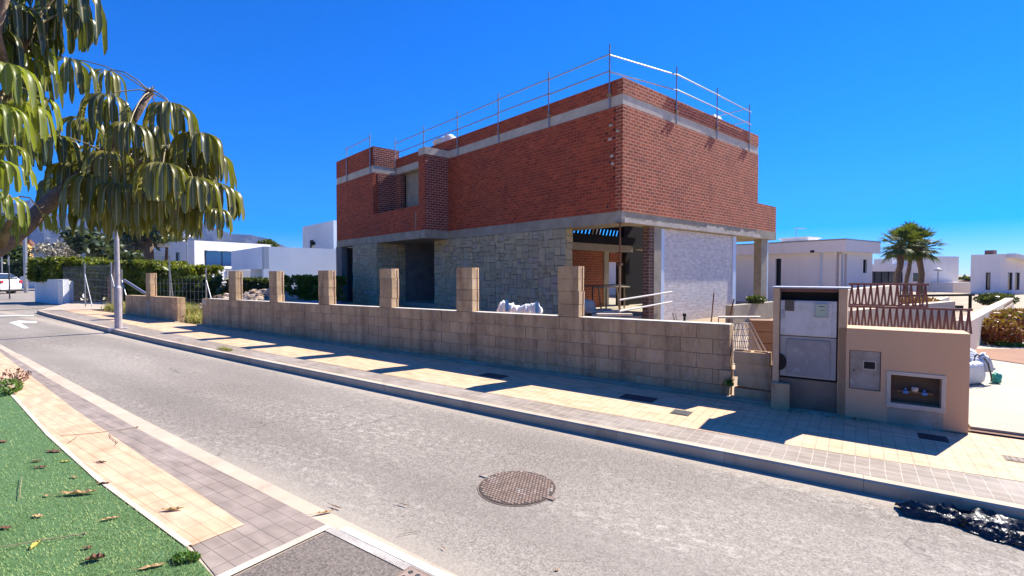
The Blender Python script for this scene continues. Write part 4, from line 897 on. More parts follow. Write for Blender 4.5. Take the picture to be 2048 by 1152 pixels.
# --- street lamps and poles
lp = G(237, 657, .147); Yl = lp.y
L1 = thing('street_lamp', 'tall galvanised street lamp at the kerb by the short block wall', 'street lamp', lp)
mb = MB(); mb.tube([lp-Vector((0, 0, .1)), lp+Vector((0, 0, 1.1))], .085, 14); mb.tube([lp+Vector((0, 0, 1.1)), lp+Vector((0, 0, 1.16))], .085, 14, r1=.062); mb.tube([lp+Vector((0, 0, 1.16)), lp+Vector((0, 0, 4.3))], .062, 14, r1=.045); mb.box(FR(lp.x, lp.y, .6), -.2, .2, -.2, .2, lp.z-.06, lp.z+.012)
mb.build('pole', plain('lamp_pole', (.46, .42, .44), (.36, .31, .33), 9, rough=.6, metal=.2, bst=.1, c3=(.30, .24, .22), s3=6), L1, smooth=False)
mb = MB(); mb.lathe(lp+Vector((0, 0, 4.28)), [(.05, 0), (.26, .06), (.28, .12), (.12, .2), (.02, .22)], 18); mb.build('lamp_head', M['white_panel'], L1, smooth=True)
def far_lamp(x, yb, ytop, Y, lab, r=.05, head=True):
    b = AT(x, 549, Y); z0_, z1_ = zat(yb, Y), zat(ytop, Y); o = thing('street_lamp', lab, 'street lamp', (b.x, b.y, z0_), group='street lamps further off')
    mb = MB(); mb.tube([(b.x, b.y, z0_), (b.x, b.y, z1_)], r, 8); mb.build('pole', M['steel'], o)
    if head: mb = MB(); mb.lathe((b.x, b.y, z1_), [(.05, -.02), (.36, .02), (.30, .14), (.04, .3)], 14); mb.build('lamp_head', M['white_panel'], o, smooth=True)
far_lamp(375, 572, 476, 34, 'slim street lamp with a round head before the glazed white villa')
far_lamp(1876, 572, 542, 46, 'small street lamp between the palms and the far white villa')
far_lamp(4, 560, 466, 40, 'street lamp with a pale head above the branch at the left edge')
far_lamp(51.5, 597, 455, 37, 'thick street lamp pole before the yellow house', .12, False)
b = G(19.5, 600, 0); o = thing('sign_post', 'thin dark sign post crossing the parked white car', 'sign post', b)
mb = MB(); mb.tube([b, b+Vector((0, 0, 2.6))], .035, 8); mb.build('post', M['dark_steel'], o); mb = MB(); mb.box(FR(b.x, b.y, .7), -.02, .02, -.22, .22, b.z+2.0, b.z+2.5); mb.build('sign_plate', M['steel'], o, fix=True)

# --- white car
cb = G(30, 589, 0); cf = math.radians(5); car = thing('parked_car', 'white hatchback car partly cut off at the left edge of the street', 'car', cb)
fr = lambda a, b, z: Vector((cb.x-.2+math.cos(cf)*a-math.sin(cf)*b, cb.y+math.sin(cf)*a+math.cos(cf)*b, cb.z+z))   # a = along the car towards its tail
prof = [(-4.2, .35), (-4.25, .75), (-4.0, .92), (-3.1, 1.02), (-2.4, 1.42), (-1.6, 1.52), (-.75, 1.50), (-.2, 1.12), (-.05, .95), (.0, .55), (-.05, .33)]
mb = MB()
def carsec(s, inset): return [fr(a+(inset*.4 if a < -2 else -inset*.4), s, z-inset*.2*(z > 1)) for a, z in prof]
secs = [(-.86, .16), (-.80, .05), (-.5, 0), (.5, 0), (.80, .05), (.86, .16)]; rr = [carsec(s*(1.0), i) for s, i in secs]
for k in range(len(rr)-1):
    for i in range(len(prof)): j = (i+1) % len(prof); mb.face([rr[k][i], rr[k][j], rr[k+1][j], rr[k+1][i]])
mb.face(rr[0]); mb.face(rr[-1][::-1]); bd = mb.build('body', M['car_paint'], car, fix=True)
mb = MB(); mb.prism([(-2.9, 1.05), (-2.35, 1.36), (-.85, 1.41), (-.45, 1.1)], -.875, -.84, lambda a, z, b: fr(a, b, z)); mb.build('side_window', M['glass'], car, fix=True)
mb = MB(); mb.face([fr(-.58, -.68, 1.45), fr(-.58, .68, 1.45), fr(-.13, .72, 1.12), fr(-.13, -.72, 1.12)]); o = mb.build('rear_window', M['glass'], car); o.location.x += .03; o.location.z += .02
for a in (-3.4, -.75):
    for s in (-.80, .80):
        mb = MB(); mb.tube([fr(a, s-.1, .31), fr(a, s+.1, .31)], .31, 18); w = mb.build('wheel', M['tyre'], car)
        mb = MB(); mb.tube([fr(a, s-.112 if s < 0 else s+.105, .31), fr(a, s-.105 if s < 0 else s+.112, .31)], .19, 14); mb.build('rim', M['steel'], w)
for s in (-.74, .74):
    mb = MB(); mb.box(fr, -.12, .01, s-.1, s+.1, .82, 1.0); mb.build('tail_light', M['red_lens'], car, fix=True)
mb = MB(); mb.box(fr, -.05, .012, -.25, .25, .55, .67); mb.build('number_plate', M['white_panel'], car, fix=True)
mb = MB(); mb.box(fr, -4.15, -.02, -.82, .82, .22, .36); mb.build('underbody', M['black'], car, fix=True)

# --- left: white garden wall, hedges, fence
def leaves(mb, pts, size, seed=0, asp=1.9, spread=1.0, tl=(0, 1), up=.35):
    rnd = random.Random(seed)
    for p, base in pts:
        s = size*rnd.uniform(.6, 1.35); d = Vector((rnd.gauss(0, 1), rnd.gauss(0, 1), rnd.gauss(up, .8))).normalized()
        x = d.cross(Vector((rnd.gauss(0, 1), rnd.gauss(0, 1), rnd.gauss(0, 1)))).normalized(); y = d.cross(x)
        c = min(1, max(0, base+rnd.uniform(-.3, .3)))
        mb.face([p-x*s*asp/2, p-y*s*.42, p+x*s*asp/2, p+y*s*.42], [(0, .5), (.5, 0), (1, .5), (.5, 1)], c)
def cloud(n, fn, seed, lump=1.2, thr=-.25):
    rnd = random.Random(seed); out = []; k = 0
    while len(out) < n and k < n*8:
        k += 1; p = fn(rnd); f = noise.noise(p*lump+Vector((seed, 0, 0)))
        if f < thr: continue
        out.append((p, .5+f*.7))
    return out
def hedge(name, p, q, th, z0, z1, n, size, label, seed, mat='hedge', bumpy=.3, group=None, **kw):
    f, L = seg(p, q)
    def fn(r):
        a = r.uniform(0, L); face = r.random(); h = z1+bumpy*noise.noise(Vector((a*.9, seed, 0)))
        if face < .45: b = r.uniform(-.12, .12)+.1*noise.noise(Vector((a*2, seed, 2))); z = r.uniform(z0, h)
        elif face < .75: b = r.uniform(0, th); z = h-abs(r.gauss(0, .12))
        else: b = r.uniform(0, th); z = r.uniform(z0, h)
        return f(a, b, z)
    t = thing(name, label, 'hedge', f(L/2, th/2, z0), group=group)
    mb = MB(); leaves(mb, cloud(n, fn, seed, 1.4, -.33), size, seed); mb.build('foliage', M[mat], t)
    mb = MB(); rn = random.Random(seed)
    for k in range(int(L*1.2)+2):
        a = rn.uniform(.1, L-.1); b = f(a, th*.5, z0); tpp = f(a+rn.uniform(-.3, .3), th*rn.uniform(.2, .8), z1-.25); mb.tube([b, b.lerp(tpp, .5)+Vector((rn.uniform(-.1, .1), 0, 0)), tpp], .03, 5, r1=.01)
    mb.build('stem', M['bark'], t); return t
ga = G(70, 600, .15); gb = G(126, 606, .15); gc = G(147, 604.5, .15)
gw = thing('garden_wall', 'low white garden wall at the street corner under the ivy', 'wall', gb)
f6, L6 = seg(ga, gb); zz = lambda y, P: CAMH-(y-549.4)/F*P.y
mb = MB(); mb.box(f6, 0, L6, 0, .25, -.2, zz(559, gb)); f7, L7 = seg(gb, gc); mb.box(f7, .0, L7, -.02, .22, -.2, zz(560, gb)-.05); mb.build('wall', M['white'], gw, fix=True)
mb = MB(); c1 = AT(121, 549, gb.y+2.2); fp = FR(c1.x, c1.y, .4); mb.box(fp, 0, .75, 0, .6, -.2, zat(519, gb.y+2.2)); mb.box(fp, -.06, .81, -.06, .66, zat(519, gb.y+2.2), zat(516.5, gb.y+2.2)); mb.build('gate_pier', M['white'], gw, fix=True)
hedge('hedge', AT(61, 549, gb.y+1.5), AT(121, 549, gb.y+1.2), 1.4, zz(562, gb), zat(517, gb.y+1.5), 4200, .16, 'clipped dark hedge rising above the white corner wall', 11)
H1 = AT(134, 549, 25.5); H2 = AT(290, 549, 24.5); H3 = AT(432, 549, 23.0)
hedge('hedge', H1, H2, 1.6, .1, zat(524, 25), 9000, .15, 'overgrown hedge behind the wire mesh fence', 12, bumpy=.5)
hedge('hedge', H2, AT(385, 549, 23), 1.6, .1, zat(534, 24), 6500, .15, 'bright green hedge behind the short block wall', 13, bumpy=.5)
hedge('hedge', AT(366, 549, 21), AT(436, 549, 21.5), 1.2, .1, zat(556, 21), 3600, .13, 'dark round hedge end beside the debris heap', 14, mat='dark_leaf', bumpy=.3)
hedge('hedge', AT(442, 549, 26), AT(560, 549, 25.5), 1.0, .1, zat(559, 26), 3800, .14, 'low dark hedge behind the debris heap', 15, bumpy=.2, mat='dark_leaf')
hedge('hedge', AT(566, 549, 23.5), AT(672, 549, 23), 1.0, .1, zat(554, 23), 5200, .13, 'clipped low hedge next to the brick house', 16, bumpy=.12)
hedge('hedge', AT(-30, 549, 50), AT(62, 549, 50), 1.2, .3, zat(524, 50), 2200, .26, 'distant dark hedge under the yellow house', 17, mat='dark_leaf')
mb = MB(); f8, L8 = seg(AT(-40, 549, 46), AT(40, 549, 46)); mb.box(f8, 0, L8, 0, .2, -.2, zat(556, 46)); mb.box(f8, L8, L8+3, 0, .22, -.2, zat(553, 46)); mb.build('garden_wall', M['white'], fix=True, label='distant white garden wall behind the parked white car', cat='wall')
mb = MB(); f9, L9 = seg(AT(392, 549, 30), AT(470, 549, 28.5)); mb.box(f9, 0, L9, 0, .2, -.2, zat(565, 29)); mb.build('garden_wall', M['white'], fix=True, label='pale garden wall stretching behind the dark round hedge', cat='wall')
# wire mesh fence
fe = thing('wire_fence', 'site fence of steel wire panels on V-braced posts before the hedge', 'fence', G(230, 625, .15))
fpts = [G(128, 604, .15), G(171, 612, .15), G(229, 623, .15), G(245, 627, .15)]
def vpost(b, h, lean, parent):
    mb = MB(); mb.tube([b, b+Vector((0, 0, h))], .022, 6); mb.tube([b+lean, b+Vector((0, 0, h*.75))], .02, 6); mb.build('post', M['steel'], parent)
for b, h in ((G(171, 613, .15), 1.9), (G(224, 620, .15), 1.9), (G(245, 626, .15), 1.62)): vpost(b, h, Vector((.55, -.3, 0)), fe)
def panel(p, q, h, parent, stepw=.14, steph=.22, r=.0035, lean=0):
    mb = MB(); L = (q-p).length; n = int(L/stepw)
    for i in range(n+1):
        a = p.lerp(q, i/n); mb.tube([a+Vector((0, 0, .06)), a+Vector((0, 0, h))], r, 4, caps=False)
    for k in range(int(h/steph)+1): mb.tube([p+Vector((0, 0, .06+k*steph)), q+Vector((0, 0, .06+k*steph))], r, 4, caps=False)
    mb.build('wire_panel', M['steel'], parent)
panel(fpts[0], fpts[1], 1.7, fe, r=.0032, stepw=.2, steph=.28); panel(fpts[1], fpts[2], 1.8, fe, r=.0032, stepw=.2, steph=.28)
fe2 = thing('wire_fence', 'wire fence on a braced post between short wall and debris heap', 'fence', AT(400, 600, 17.5))
pa, pb = AT(313, 549, 18.5), AT(412, 549, 17.5); pa.z = pb.z = .2
panel(pa, pb, 1.35, fe2, r=.0032, stepw=.2, steph=.28); vpost(pb, 1.75, Vector((.45, -.2, 0)), fe2); vpost(AT(340, 593, 18.2), 1.3, Vector((.1, 0, 0)), fe2)
mb = MB(); mb.tube([AT(248, 560, 18.4), AT(292, 588, 18.0)], .05, 6); mb.build('timber_brace', M['steel'], label='sloping grey brace running down behind the block pillar', cat='brace')
mb = MB(); mb.tube([G(222, 618, .15), G(222, 618, .15)+Vector((0, 0, 1.35))], .10, 8); mb.tube([G(222, 618, .15)+Vector((.05, 0, .9)), G(222, 618, .15)+Vector((.1, .1, 1.9))], .07, 8); mb.build('tree_stump', M['bark'], label='bare brown trunk stump behind the wire fence', cat='tree stump')
# debris heaps
def heap(c, rx, ry, h, seed, label, mat='rubble', n=34):
    mb = MB(); P = []
    for j in range(n):
        row = []
        for i in range(n):
            x, y = (i/(n-1)*2-1), (j/(n-1)*2-1); r = math.sqrt(x*x+y*y)
            k = max(0, 1-r**1.8); f = noise.fractal(Vector((x*2.2+seed, y*2.2, 0)), 1, 2, 6)
            row.append(Vector(c)+Vector((x*rx, y*ry, h*k*(1+.35*f)-.05)))
        P.append(row)
    for j in range(n-1):
        for i in range(n-1): mb.face([P[j][i], P[j][i+1], P[j+1][i+1], P[j+1][i]], None, .9)
    rn = random.Random(seed)
    for k in range(520):
        i, j = rn.randrange(n), rn.randrange(n); q = P[j][i]
        if q.z > c[2]+.03:
            s = rn.uniform(.03, .14); f = rotfr(0, 0, 0, rn.uniform(0, 3), rn.uniform(-.6, .6))
            g_ = lambda a, b, z, q=q, f=f: q+f(a, b, z); mb.box(g_, -s, s, -s*.6, s*.6, -s*.4, s*.5, rn.uniform(.55, 1.25), j=s*.15)
    return mb.build('debris_heap', M[mat], label=label, cat='rubble heap', fix=True, group='rubble heaps behind the wall')
c_ = AT(508, 604, 19.5); c_.z = .1; heap(c_, 2.6, 2.0, .95, 5, 'long heap of pale rubble behind the first two wall pillars')
c_ = AT(600, 604, 17.6); c_.z = .1; heap(c_, .95, 1.2, .5, 9, 'small rubble mound beside the dark tarpaulin')
c_ = AT(628, 604, 16.4); c_.z = .1
mb = blob(c_, 1.15, .8, .5, 2.2, .22, 24, 12); mb.build('covered_mound', plain('blue_tarp', (.03, .06, .13), (.05, .08, .15), 3, rough=.5), smooth=True, fix=True, label='low mound under a dark blue tarpaulin by the brick house', cat='mound')
# white sacks behind the wall
sk = thing('rubble_sacks', 'crumpled white plastic sheeting bundle with blue ties lying on the block wall', 'plastic bundle', AT(1040, 628, 9.2))
def cloth(x0, x1, Yd, ybase, tops, depth, seed, mat, parent, name):
    mb = MB(); nx = 44; nv = 9; P = []
    for i in range(nx+1):
        x = x0+(x1-x0)*i/nx; yt = float(np.interp(x, [t[0] for t in tops], [t[1] for t in tops])); row = []
        zb_, zt_ = AT(x, ybase, Yd).z, AT(x, yt, Yd).z; px = AT(x, 549, Yd)
        for j in range(nv+1):
            a = math.pi*j/nv; f = noise.fractal(Vector((i*.35, j*.6, seed)), 1, 2, 4)
            row.append(Vector((px.x+.03*f, px.y-math.cos(a)*depth*(.6+.5*f), zb_+(zt_-zb_)*max(0, math.sin(a))**.6*(1+.12*f))))
        P.append(row)
    for i in range(nx):
        for j in range(nv): mb.face([P[i][j], P[i+1][j], P[i+1][j+1], P[i][j+1]])
    return mb.build(name, mat, parent, smooth=True)
cloth(993, 1084, 9.0, 640, [(993, 622), (1000, 603), (1012, 602), (1018, 604), (1040, 613), (1052, 608), (1068, 606), (1078, 607), (1084, 622)], .16, 4.4, M['plastic_bag'], sk, 'sheeting')
for x, y in ((1014, 600), (1074, 604)):
    mb = MB(); p = AT(x, y, 8.84); mb.box(FR(p.x, p.y, .1), -.03, .03, -.02, .03, p.z-.2, p.z); mb.build('blue_tie', M['blue'], sk, fix=True)
# --- trees behind
def tree(name, x, yb, yt, Y, wpx, label, seed, mat, n=2600, size=.3, trunk=.16, shape='round', cat='tree', crown0=.35):
    z0_, z1_ = zat(yb, Y), zat(yt, Y); H = z1_-z0_; b = AT(x, 549, Y); base = Vector((b.x, b.y, z0_)); Rr = wpx/F*Y/2; rn = random.Random(seed)
    t = thing(name, label, cat, base, group='trees beyond the hedge'); mb = MB(); tips = []
    mb.tube([base, base+Vector((.1, 0, H*.45)), base+Vector((-.05, 0, H*.8))], trunk, 8, r1=trunk*.4)
    for k in range(16):
        h = rn.uniform(crown0, .92)*H; a = rn.uniform(0, 6.28); rad = Rr*(1-abs(h/H-.62)*.9)*rn.uniform(.5, .95)
        if shape == 'cone': rad = Rr*(1.05-h/H)*rn.uniform(.8, 1.1)
        e = base+Vector((math.cos(a)*rad, math.sin(a)*rad, h+rn.uniform(0, .12)*H)); s = base+Vector((0, 0, h*.75)); mb.tube([s, s.lerp(e, .5)+Vector((0, 0, .1*H*rn.uniform(-.3, .5))), e], trunk*.35, 5, r1=.02); tips.append((e, Rr*rn.uniform(.22, .42)))
    mb.build('trunk', M['bark'], t)
    pts = []
    for e, r in tips+[(base+Vector((0, 0, H*.88)), Rr*.35)]:
        for k in range(n//17):
            d = Vector((rn.gauss(0, .5), rn.gauss(0, .5), rn.gauss(0, .38)))*r*1.1; p = e+d; pts.append((p, .5+.6*noise.noise(p*.7)+.25*d.z/r))
    mb = MB(); leaves(mb, pts, size, seed); mb.build('crown', M[mat], t)
tree('evergreen_tree', 186, 532, 469, 44, 78, 'dense dark evergreen tree above the hedge left of the lamp pole', 31, 'pine_leaf', 4200, .34)
tree('evergreen_tree', 216, 532, 492, 50, 34, 'smaller dark evergreen tree touching the street lamp pole', 32, 'pine_leaf', 1800, .34)
tree('bare_tree', 118, 532, 488, 52, 66, 'pale leafless tree against the mountain', 33, 'pale_twig', 1300, .22, .1)
tree('pine_tree', 298, 524, 452, 56, 80, 'stout trunked pine left of the glazed white villa', 34, 'pine_leaf', 2600, .42, .55, crown0=.55)
tree('pine_tree', 333, 524, 458, 60, 50, 'slim pine touching the corner of the glazed white villa', 35, 'pine_leaf', 1500, .42, .2, crown0=.55)
tree('pine_tree', 268, 528, 480, 58, 44, 'thin open pine between the lamp pole and stout pine', 36, 'pale_twig', 1000, .36, .14, crown0=.45)
tree('bushy_tree', 252, 536, 510, 46, 52, 'round olive bush showing over the hedge right of the lamp pole', 37, 'dark_leaf', 1800, .3, .1)
tree('bushy_tree', 20, 560, 494, 52, 60, 'dark leafy tree behind the branch at the left edge', 38, 'dark_leaf', 1700, .34, .15)
tree('bushy_tree', 540, 505, 484, 60, 34, 'far bush peeping above the pale grey villa roof', 39, 'dark_leaf', 700, .34, .1)
tree('bushy_tree', 1926, 590, 556, 75, 30, 'far bush in the gap between two white villas', 40, 'dark_leaf', 500, .5, .1)
mb = MB(); q = AT(1930, 574, 70); f = FR(q.x, q.y, .2); mb.prism([(-4, 0), (4, 0), (4, 1.2), (0, 2.0), (-4, 1.4)], 0, 3, lambda a, z, b: f(a, b, z+q.z-1)); mb.build('far_roof', M['rusty'], fix=True, label='distant tiled roof in the gap between two white villas', cat='roof')
# --- palms
def palm(x, yb, yt, Y, lab, seed, r=.22, lean=0):
    b = AT(x, 549, Y); z0_, z1_ = zat(yb, Y), zat(yt, Y); base = Vector((b.x, b.y, z0_)); top = Vector((b.x+lean, b.y, z1_)); rn = random.Random(seed)
    t = thing('palm_tree', lab, 'palm tree', base, group='fan palms behind the beige wall')
    mb = MB(); pts = [base.lerp(top, k/8)+Vector((.06*math.sin(k*1.3+seed), 0, 0)) for k in range(9)]; mb.tube(pts, [r*(1.15-.25*k/8+.12*(k in (6, 7))) for k in range(9)], 12); mb.build('trunk', M['palm_bark'], t)
    mb = MB()
    for k in range(46):
        a = rn.uniform(0, 6.28); e = rn.uniform(-.8, 1.3); L = rn.uniform(.42, .72); d = Vector((math.cos(a)*math.cos(e), math.sin(a)*math.cos(e), math.sin(e)))
        h = top+d*L; mb.tube([top, h], .02, 4, .5, caps=False)
        side = d.cross(Vector((0, 0, 1))).normalized(); upv = side.cross(d); c = rn.uniform(0, 1)
        for j in range(17):
            w = -1.2+2.4*j/16; dd = (d*math.cos(w)+side*math.sin(w)).normalized(); ll = rn.uniform(.45, .85)*(1-.3*abs(w)/1.45)
            e1 = h+dd*ll*.55; e2 = h+dd*ll+Vector((0, 0, -.10*ll-.08*rn.random())); s2 = upv.cross(dd).normalized()*.032
            mb.face([h, e1-s2, e1+s2], None, c); mb.face([e1-s2, e2, e1+s2], None, c)
    mb.build('crown', M['palm_leaf'], t)
palm(1793, 600, 492, 27, 'left fan palm with a swollen dark trunk beside the villa roof', 51, .15, .22)
palm(1812, 600, 478, 28.5, 'middle fan palm with the highest crown of the three', 52, .10, .25)
palm(1843, 600, 496, 27.5, 'right fan palm of the three behind the zigzag railing', 53, .14, -.1)
# --- bushes
def bush(c, rx, ry, rz, n, size, mat, name, label, seed, cat='bush', group=None, stems=14):
    rn = random.Random(seed); t = thing(name, label, cat, c, group=group)
    def fn(r):
        d = Vector((r.gauss(0, 1), r.gauss(0, 1), r.gauss(0, 1))).normalized()*r.uniform(.45, 1.0)**.5; return Vector(c)+Vector((d.x*rx, d.y*ry, rz+d.z*rz))
    mb = MB(); leaves(mb, cloud(n, fn, seed, 2.0, -.25), size, seed, 2.2); mb.build('foliage', M[mat], t)
    mb = MB()
    for k in range(stems):
        e = fn(rn); mb.tube([Vector(c), Vector(c).lerp(e, .5)+Vector((0, 0, rz*.2)), e], .006+.01*rx, 4, r1=.003)
    mb.build('stem', M['bark'], t); return t
p = G(1990, 700, .15); p = AT(1988, 702, 11.0); p.z = .15; bush(p, .55, .6, .29, 2000, .055, 'red_bush', 'red_bush', 'rusty red bush against the cream garden wall', 61)
p = AT(2040, 690, 12.0); p.z = .15; bush(p, .8, .8, .36, 2600, .06, 'red_bush', 'red_bush', 'dark rusty bush cut by the right edge', 62)
p = AT(1835, 610, 15.0); p.z = .4; bush(p, .8, .6, .32, 1500, .06, 'red_bush', 'dry_bush', 'dry ochre bush seen through the upper zigzag railing', 63)
p = AT(1990, 640, 20.0); p.z = .45; bush(p, .75, .6, .26, 1100, .07, 'dark_leaf', 'grey_bush', 'grey green bush under the black pergola', 64)
p = AT(1512, 610, 17.0); p.z = .72; bush(p, .34, .3, .13, 520, .06, 'dark_leaf', 'dark_bush', 'dark bush in front of the white villa beside the round column', 65)
p = AT(2018, 692, 10.6); p.z = .12; bush(p, .3, .2, .07, 300, .05, 'weed', 'weed', 'light green weed at the foot of the red bushes', 66, 'weed')
mb = MB(); a = AT(1478, 606, 16); f = FR(a.x, a.y, YA); mb.box(f, -.4, 3.2, 0, .25, -.1, .72); mb.build('low_wall', M['concrete'], fix=True, label='low pale wall seen under the terrace slab', cat='wall')
sheet('soil_bed', [(-3, 11.3), (-1.0, 13), (-12, 21), (-14, 12)], .20, M['red_soil'])
# wild grass in the gap and weeds along walls
def tuft(name, region, n, h, mat, seed, label=None, kind='stuff', w=.012, bend=.5, cat='grass'):
    rn = random.Random(seed); mb = MB()
    for k in range(n):
        p = region(rn); a = rn.uniform(0, 6.28); hh = h*rn.uniform(.4, 1.2); d = Vector((math.cos(a), math.sin(a), 0)); s = Vector((-d.y, d.x, 0))*w*rn.uniform(.6, 1.3)
        m1 = p+Vector((0, 0, hh*.6))+d*hh*.15*bend; e = p+Vector((0, 0, hh))+d*hh*bend; c = rn.random()
        mb.face([p-s, p+s, m1+s*.7, m1-s*.7], None, c); mb.face([m1-s*.7, m1+s*.7, e], None, c)
    return mb.build(name, M[mat], kind=kind, label=label, cat=cat)
tuft('wild_grass', lambda r: STk(r.uniform(15.3, 17.3), r.uniform(6.75, 12), .11), 7000, .32, 'grass', 71, 'yellowing wild grass in the gap between the block walls')
tuft('wild_grass', lambda r: STk(r.uniform(19.5, 25.0), r.uniform(6.9, 9.5), .11), 5200, .35, 'grass', 72, 'wild grass at the foot of the hedge behind the wire fence')
tuft('weeds', lambda r: STk(r.uniform(-3, 22), 5.31+abs(r.gauss(0, .0))-.5+.0*r.random(), .145) if r.random() < .0 else STk(r.uniform(10.0, 10.5), 4.78+r.gauss(0, .03), .145), 260, .08, 'grass', 73, 'dry tuft of grass growing from the kerb joint', kind=None, w=.003)
tuft('weeds', lambda r: STk(1.27+r.gauss(0, .02), 6.5+r.gauss(0, .015), .33), 80, .09, 'weed', 74, 'green weed sprouting from the gap at the wall end', kind=None, w=.008, bend=.9)
p = G(15, 790, .01); bush(p, .16, .16, .11, 300, .026, 'weed', 'garden_shrub', 'small twiggy shrub at the far corner of the turf', 75, 'shrub')
p = G(30, 768, .01); bush(p, .20, .18, .12, 170, .022, 'brown_leaf', 'dry_shrub', 'dry brown twigs beside the small shrub on the pavement edge', 76, 'shrub')
p = G(372, 1122, .01); bush(p, .085, .05, .022, 420, .013, 'weed', 'weed', 'creeping green weed at the turf corner', 77, 'weed')
# turf blades
def turf_region(r):
    while True:
        t = r.uniform(2.25, 9.5)**1.0; n = r.uniform(-.2, 1.6); lim = float(np.interp(t, [2.2, 2.9, 3.34, 5, 6.8, 9, 15], [1.15, 1.27, 1.31, 1.33, 1.41, 1.57, 1.97]))
        if n < lim and r.random() < 6.5/(t*t+1.5): return STk(t, n, .016)
rn = random.Random(5); mb = MB()
for k in range(60000):
    p = turf_region(rn); a = rn.uniform(0, 6.28); h = rn.uniform(.009, .020); d = Vector((math.cos(a), math.sin(a), 0))*h*.8; s = Vector((-math.sin(a), math.cos(a), 0))*.0017
    mb.face([p-s, p+s, p+d+Vector((0, 0, h))], None, min(1, max(0, rn.random()*.6+.2+.55*noise.fractal(p*2.3, 1, 2, 3))))
mb.build('turf_blades', M['blade'], kind='stuff', label='short green artificial grass blades', cat='turf')
# ================================================================= umbrella tree, near left
ut = thing('umbrella_tree', 'umbrella tree branch with drooping whorled leaves at the upper left', 'tree', (-3.3, 2.4, 0))
rn = random.Random(21)
def leaflet(mb, h, d, L, w, droop, c, twist):
    """one oblong leaflet hanging from h, leaving in direction d"""
    side = Vector((-d.y, d.x, 0)).normalized(); p = Vector(h); n = 11; el = .50; prev = None; wav = rn.uniform(0, 6)
    for i in range(n+1):
        s = i/n
        el_ = el-(el+droop)*min(1, (s*1.75)**.88); t = d*math.cos(el_)+Vector((0, 0, math.sin(el_)))
        if i: p = p+t*(L/n)
        nm = side.cross(t)
        ww = w*(.10 if s < .17 else min(1.0, (s-.12)*4.5)*(1-max(0, s-.72)**1.7*4.6)) if s < .999 else w*.22
        ww = max(ww, .0008); wv = .12*math.sin(s*17+wav)*ww
        l = p+side*ww-nm*ww*.8+nm*wv+side*twist*s*.01; r = p-side*ww-nm*ww*.8-nm*wv; q = p+nm*.0
        if prev:
            mb.face([prev[0], prev[1], q, l], [(0, s-.1), (.5, s-.1), (.5, s), (0, s)], c)
            mb.face([prev[1], prev[2], r, q], [(.5, s-.1), (1, s-.1), (1, s), (.5, s)], c)
        prev = (l, q, r)
def whorl(mb, pm, node, hub, L, cnt=11, c0=.5, tilt=None):
    node, hub = Vector(node), Vector(hub)
    mid = node.lerp(hub, .55)+Vector((0, 0, (hub-node).length*.10)); pm.tube([node, node.lerp(mid, .5)+Vector((0, 0, .012)), mid, mid.lerp(hub, .6)+Vector((0, 0, .012)), hub], .0042, 6, rn.random(), r1=.0030)
    a0 = rn.uniform(0, 6.28)
    out = (hub-node); out.z = 0; out = out.normalized() if out.length > .01 else Vector((1, 0, 0))
    for k in range(cnt):
        a = a0+2*math.pi*k/cnt+rn.uniform(-.12, .12); d = (Vector((math.cos(a), math.sin(a), 0))+out*.18).normalized()
        leaflet(mb, hub, d, L*rn.uniform(.70, 1.14), L*rn.uniform(.050, .068), rn.uniform(1.38, 1.56), min(1, max(0, c0+rn.uniform(-.35, .35))), rn.uniform(-1, 1))
TP = lambda x, y, Y: AT(x, y, Y)
path = [Vector((-3.3, 2.4, -.1)), Vector((-3.25, 2.42, .8)), Vector((-3.0, 2.5, 1.4)), TP(-60, 528, 2.62), TP(0, 492, 2.72), TP(55, 448, 2.85), TP(105, 398, 2.97), TP(160, 352, 3.05), TP(215, 300, 3.12), TP(262, 245, 3.15), TP(300, 184, 3.15)]
rad = [.085, .075, .07, .052, .048, .044, .040, .034, .030, .026, .020]
tk = MB(); tk.tube(path, rad, 14)
br2 = [Vector((-3.0, 2.5, 1.4)), TP(-120, 350, 2.35), TP(-40, 250, 2.2), TP(20, 180, 2.1), TP(60, 70, 2.15)]; tk.tube(br2, [.06, .04, .03, .02, .012], 10)
br3 = [TP(20, 180, 2.1), TP(-10, 60, 2.0), TP(30, -60, 2.0)]; tk.tube(br3, [.02, .018, .012], 8)
br4 = [TP(160, 352, 3.05), TP(240, 350, 3.3), TP(320, 300, 3.4), TP(360, 290, 3.4)]; tk.tube(br4, [.03, .025, .018, .01], 8)
br5 = [TP(0, 492, 2.72), TP(20, 440, 2.5), TP(22, 400, 2.4)]; tk.tube(br5, [.03, .012, .008], 8)
tk.build('trunk', M['bark'], ut, smooth=True)
crown = MB(); pet = MB(); tipn = TP(300, 184, 3.15); mid = TP(340, 300, 3.35); low = TP(250, 330, 3.2)
for k in range(26):                                                  # bud scales at the growing tip
    a = rn.uniform(0, 6.28); e = rn.uniform(-.6, 1.3); d = Vector((math.cos(a)*math.cos(e), math.sin(a)*math.cos(e), math.sin(e))); pet.tube([tipn, tipn+d*rn.uniform(.02, .05)], .006, 5, .1, r1=.0015)
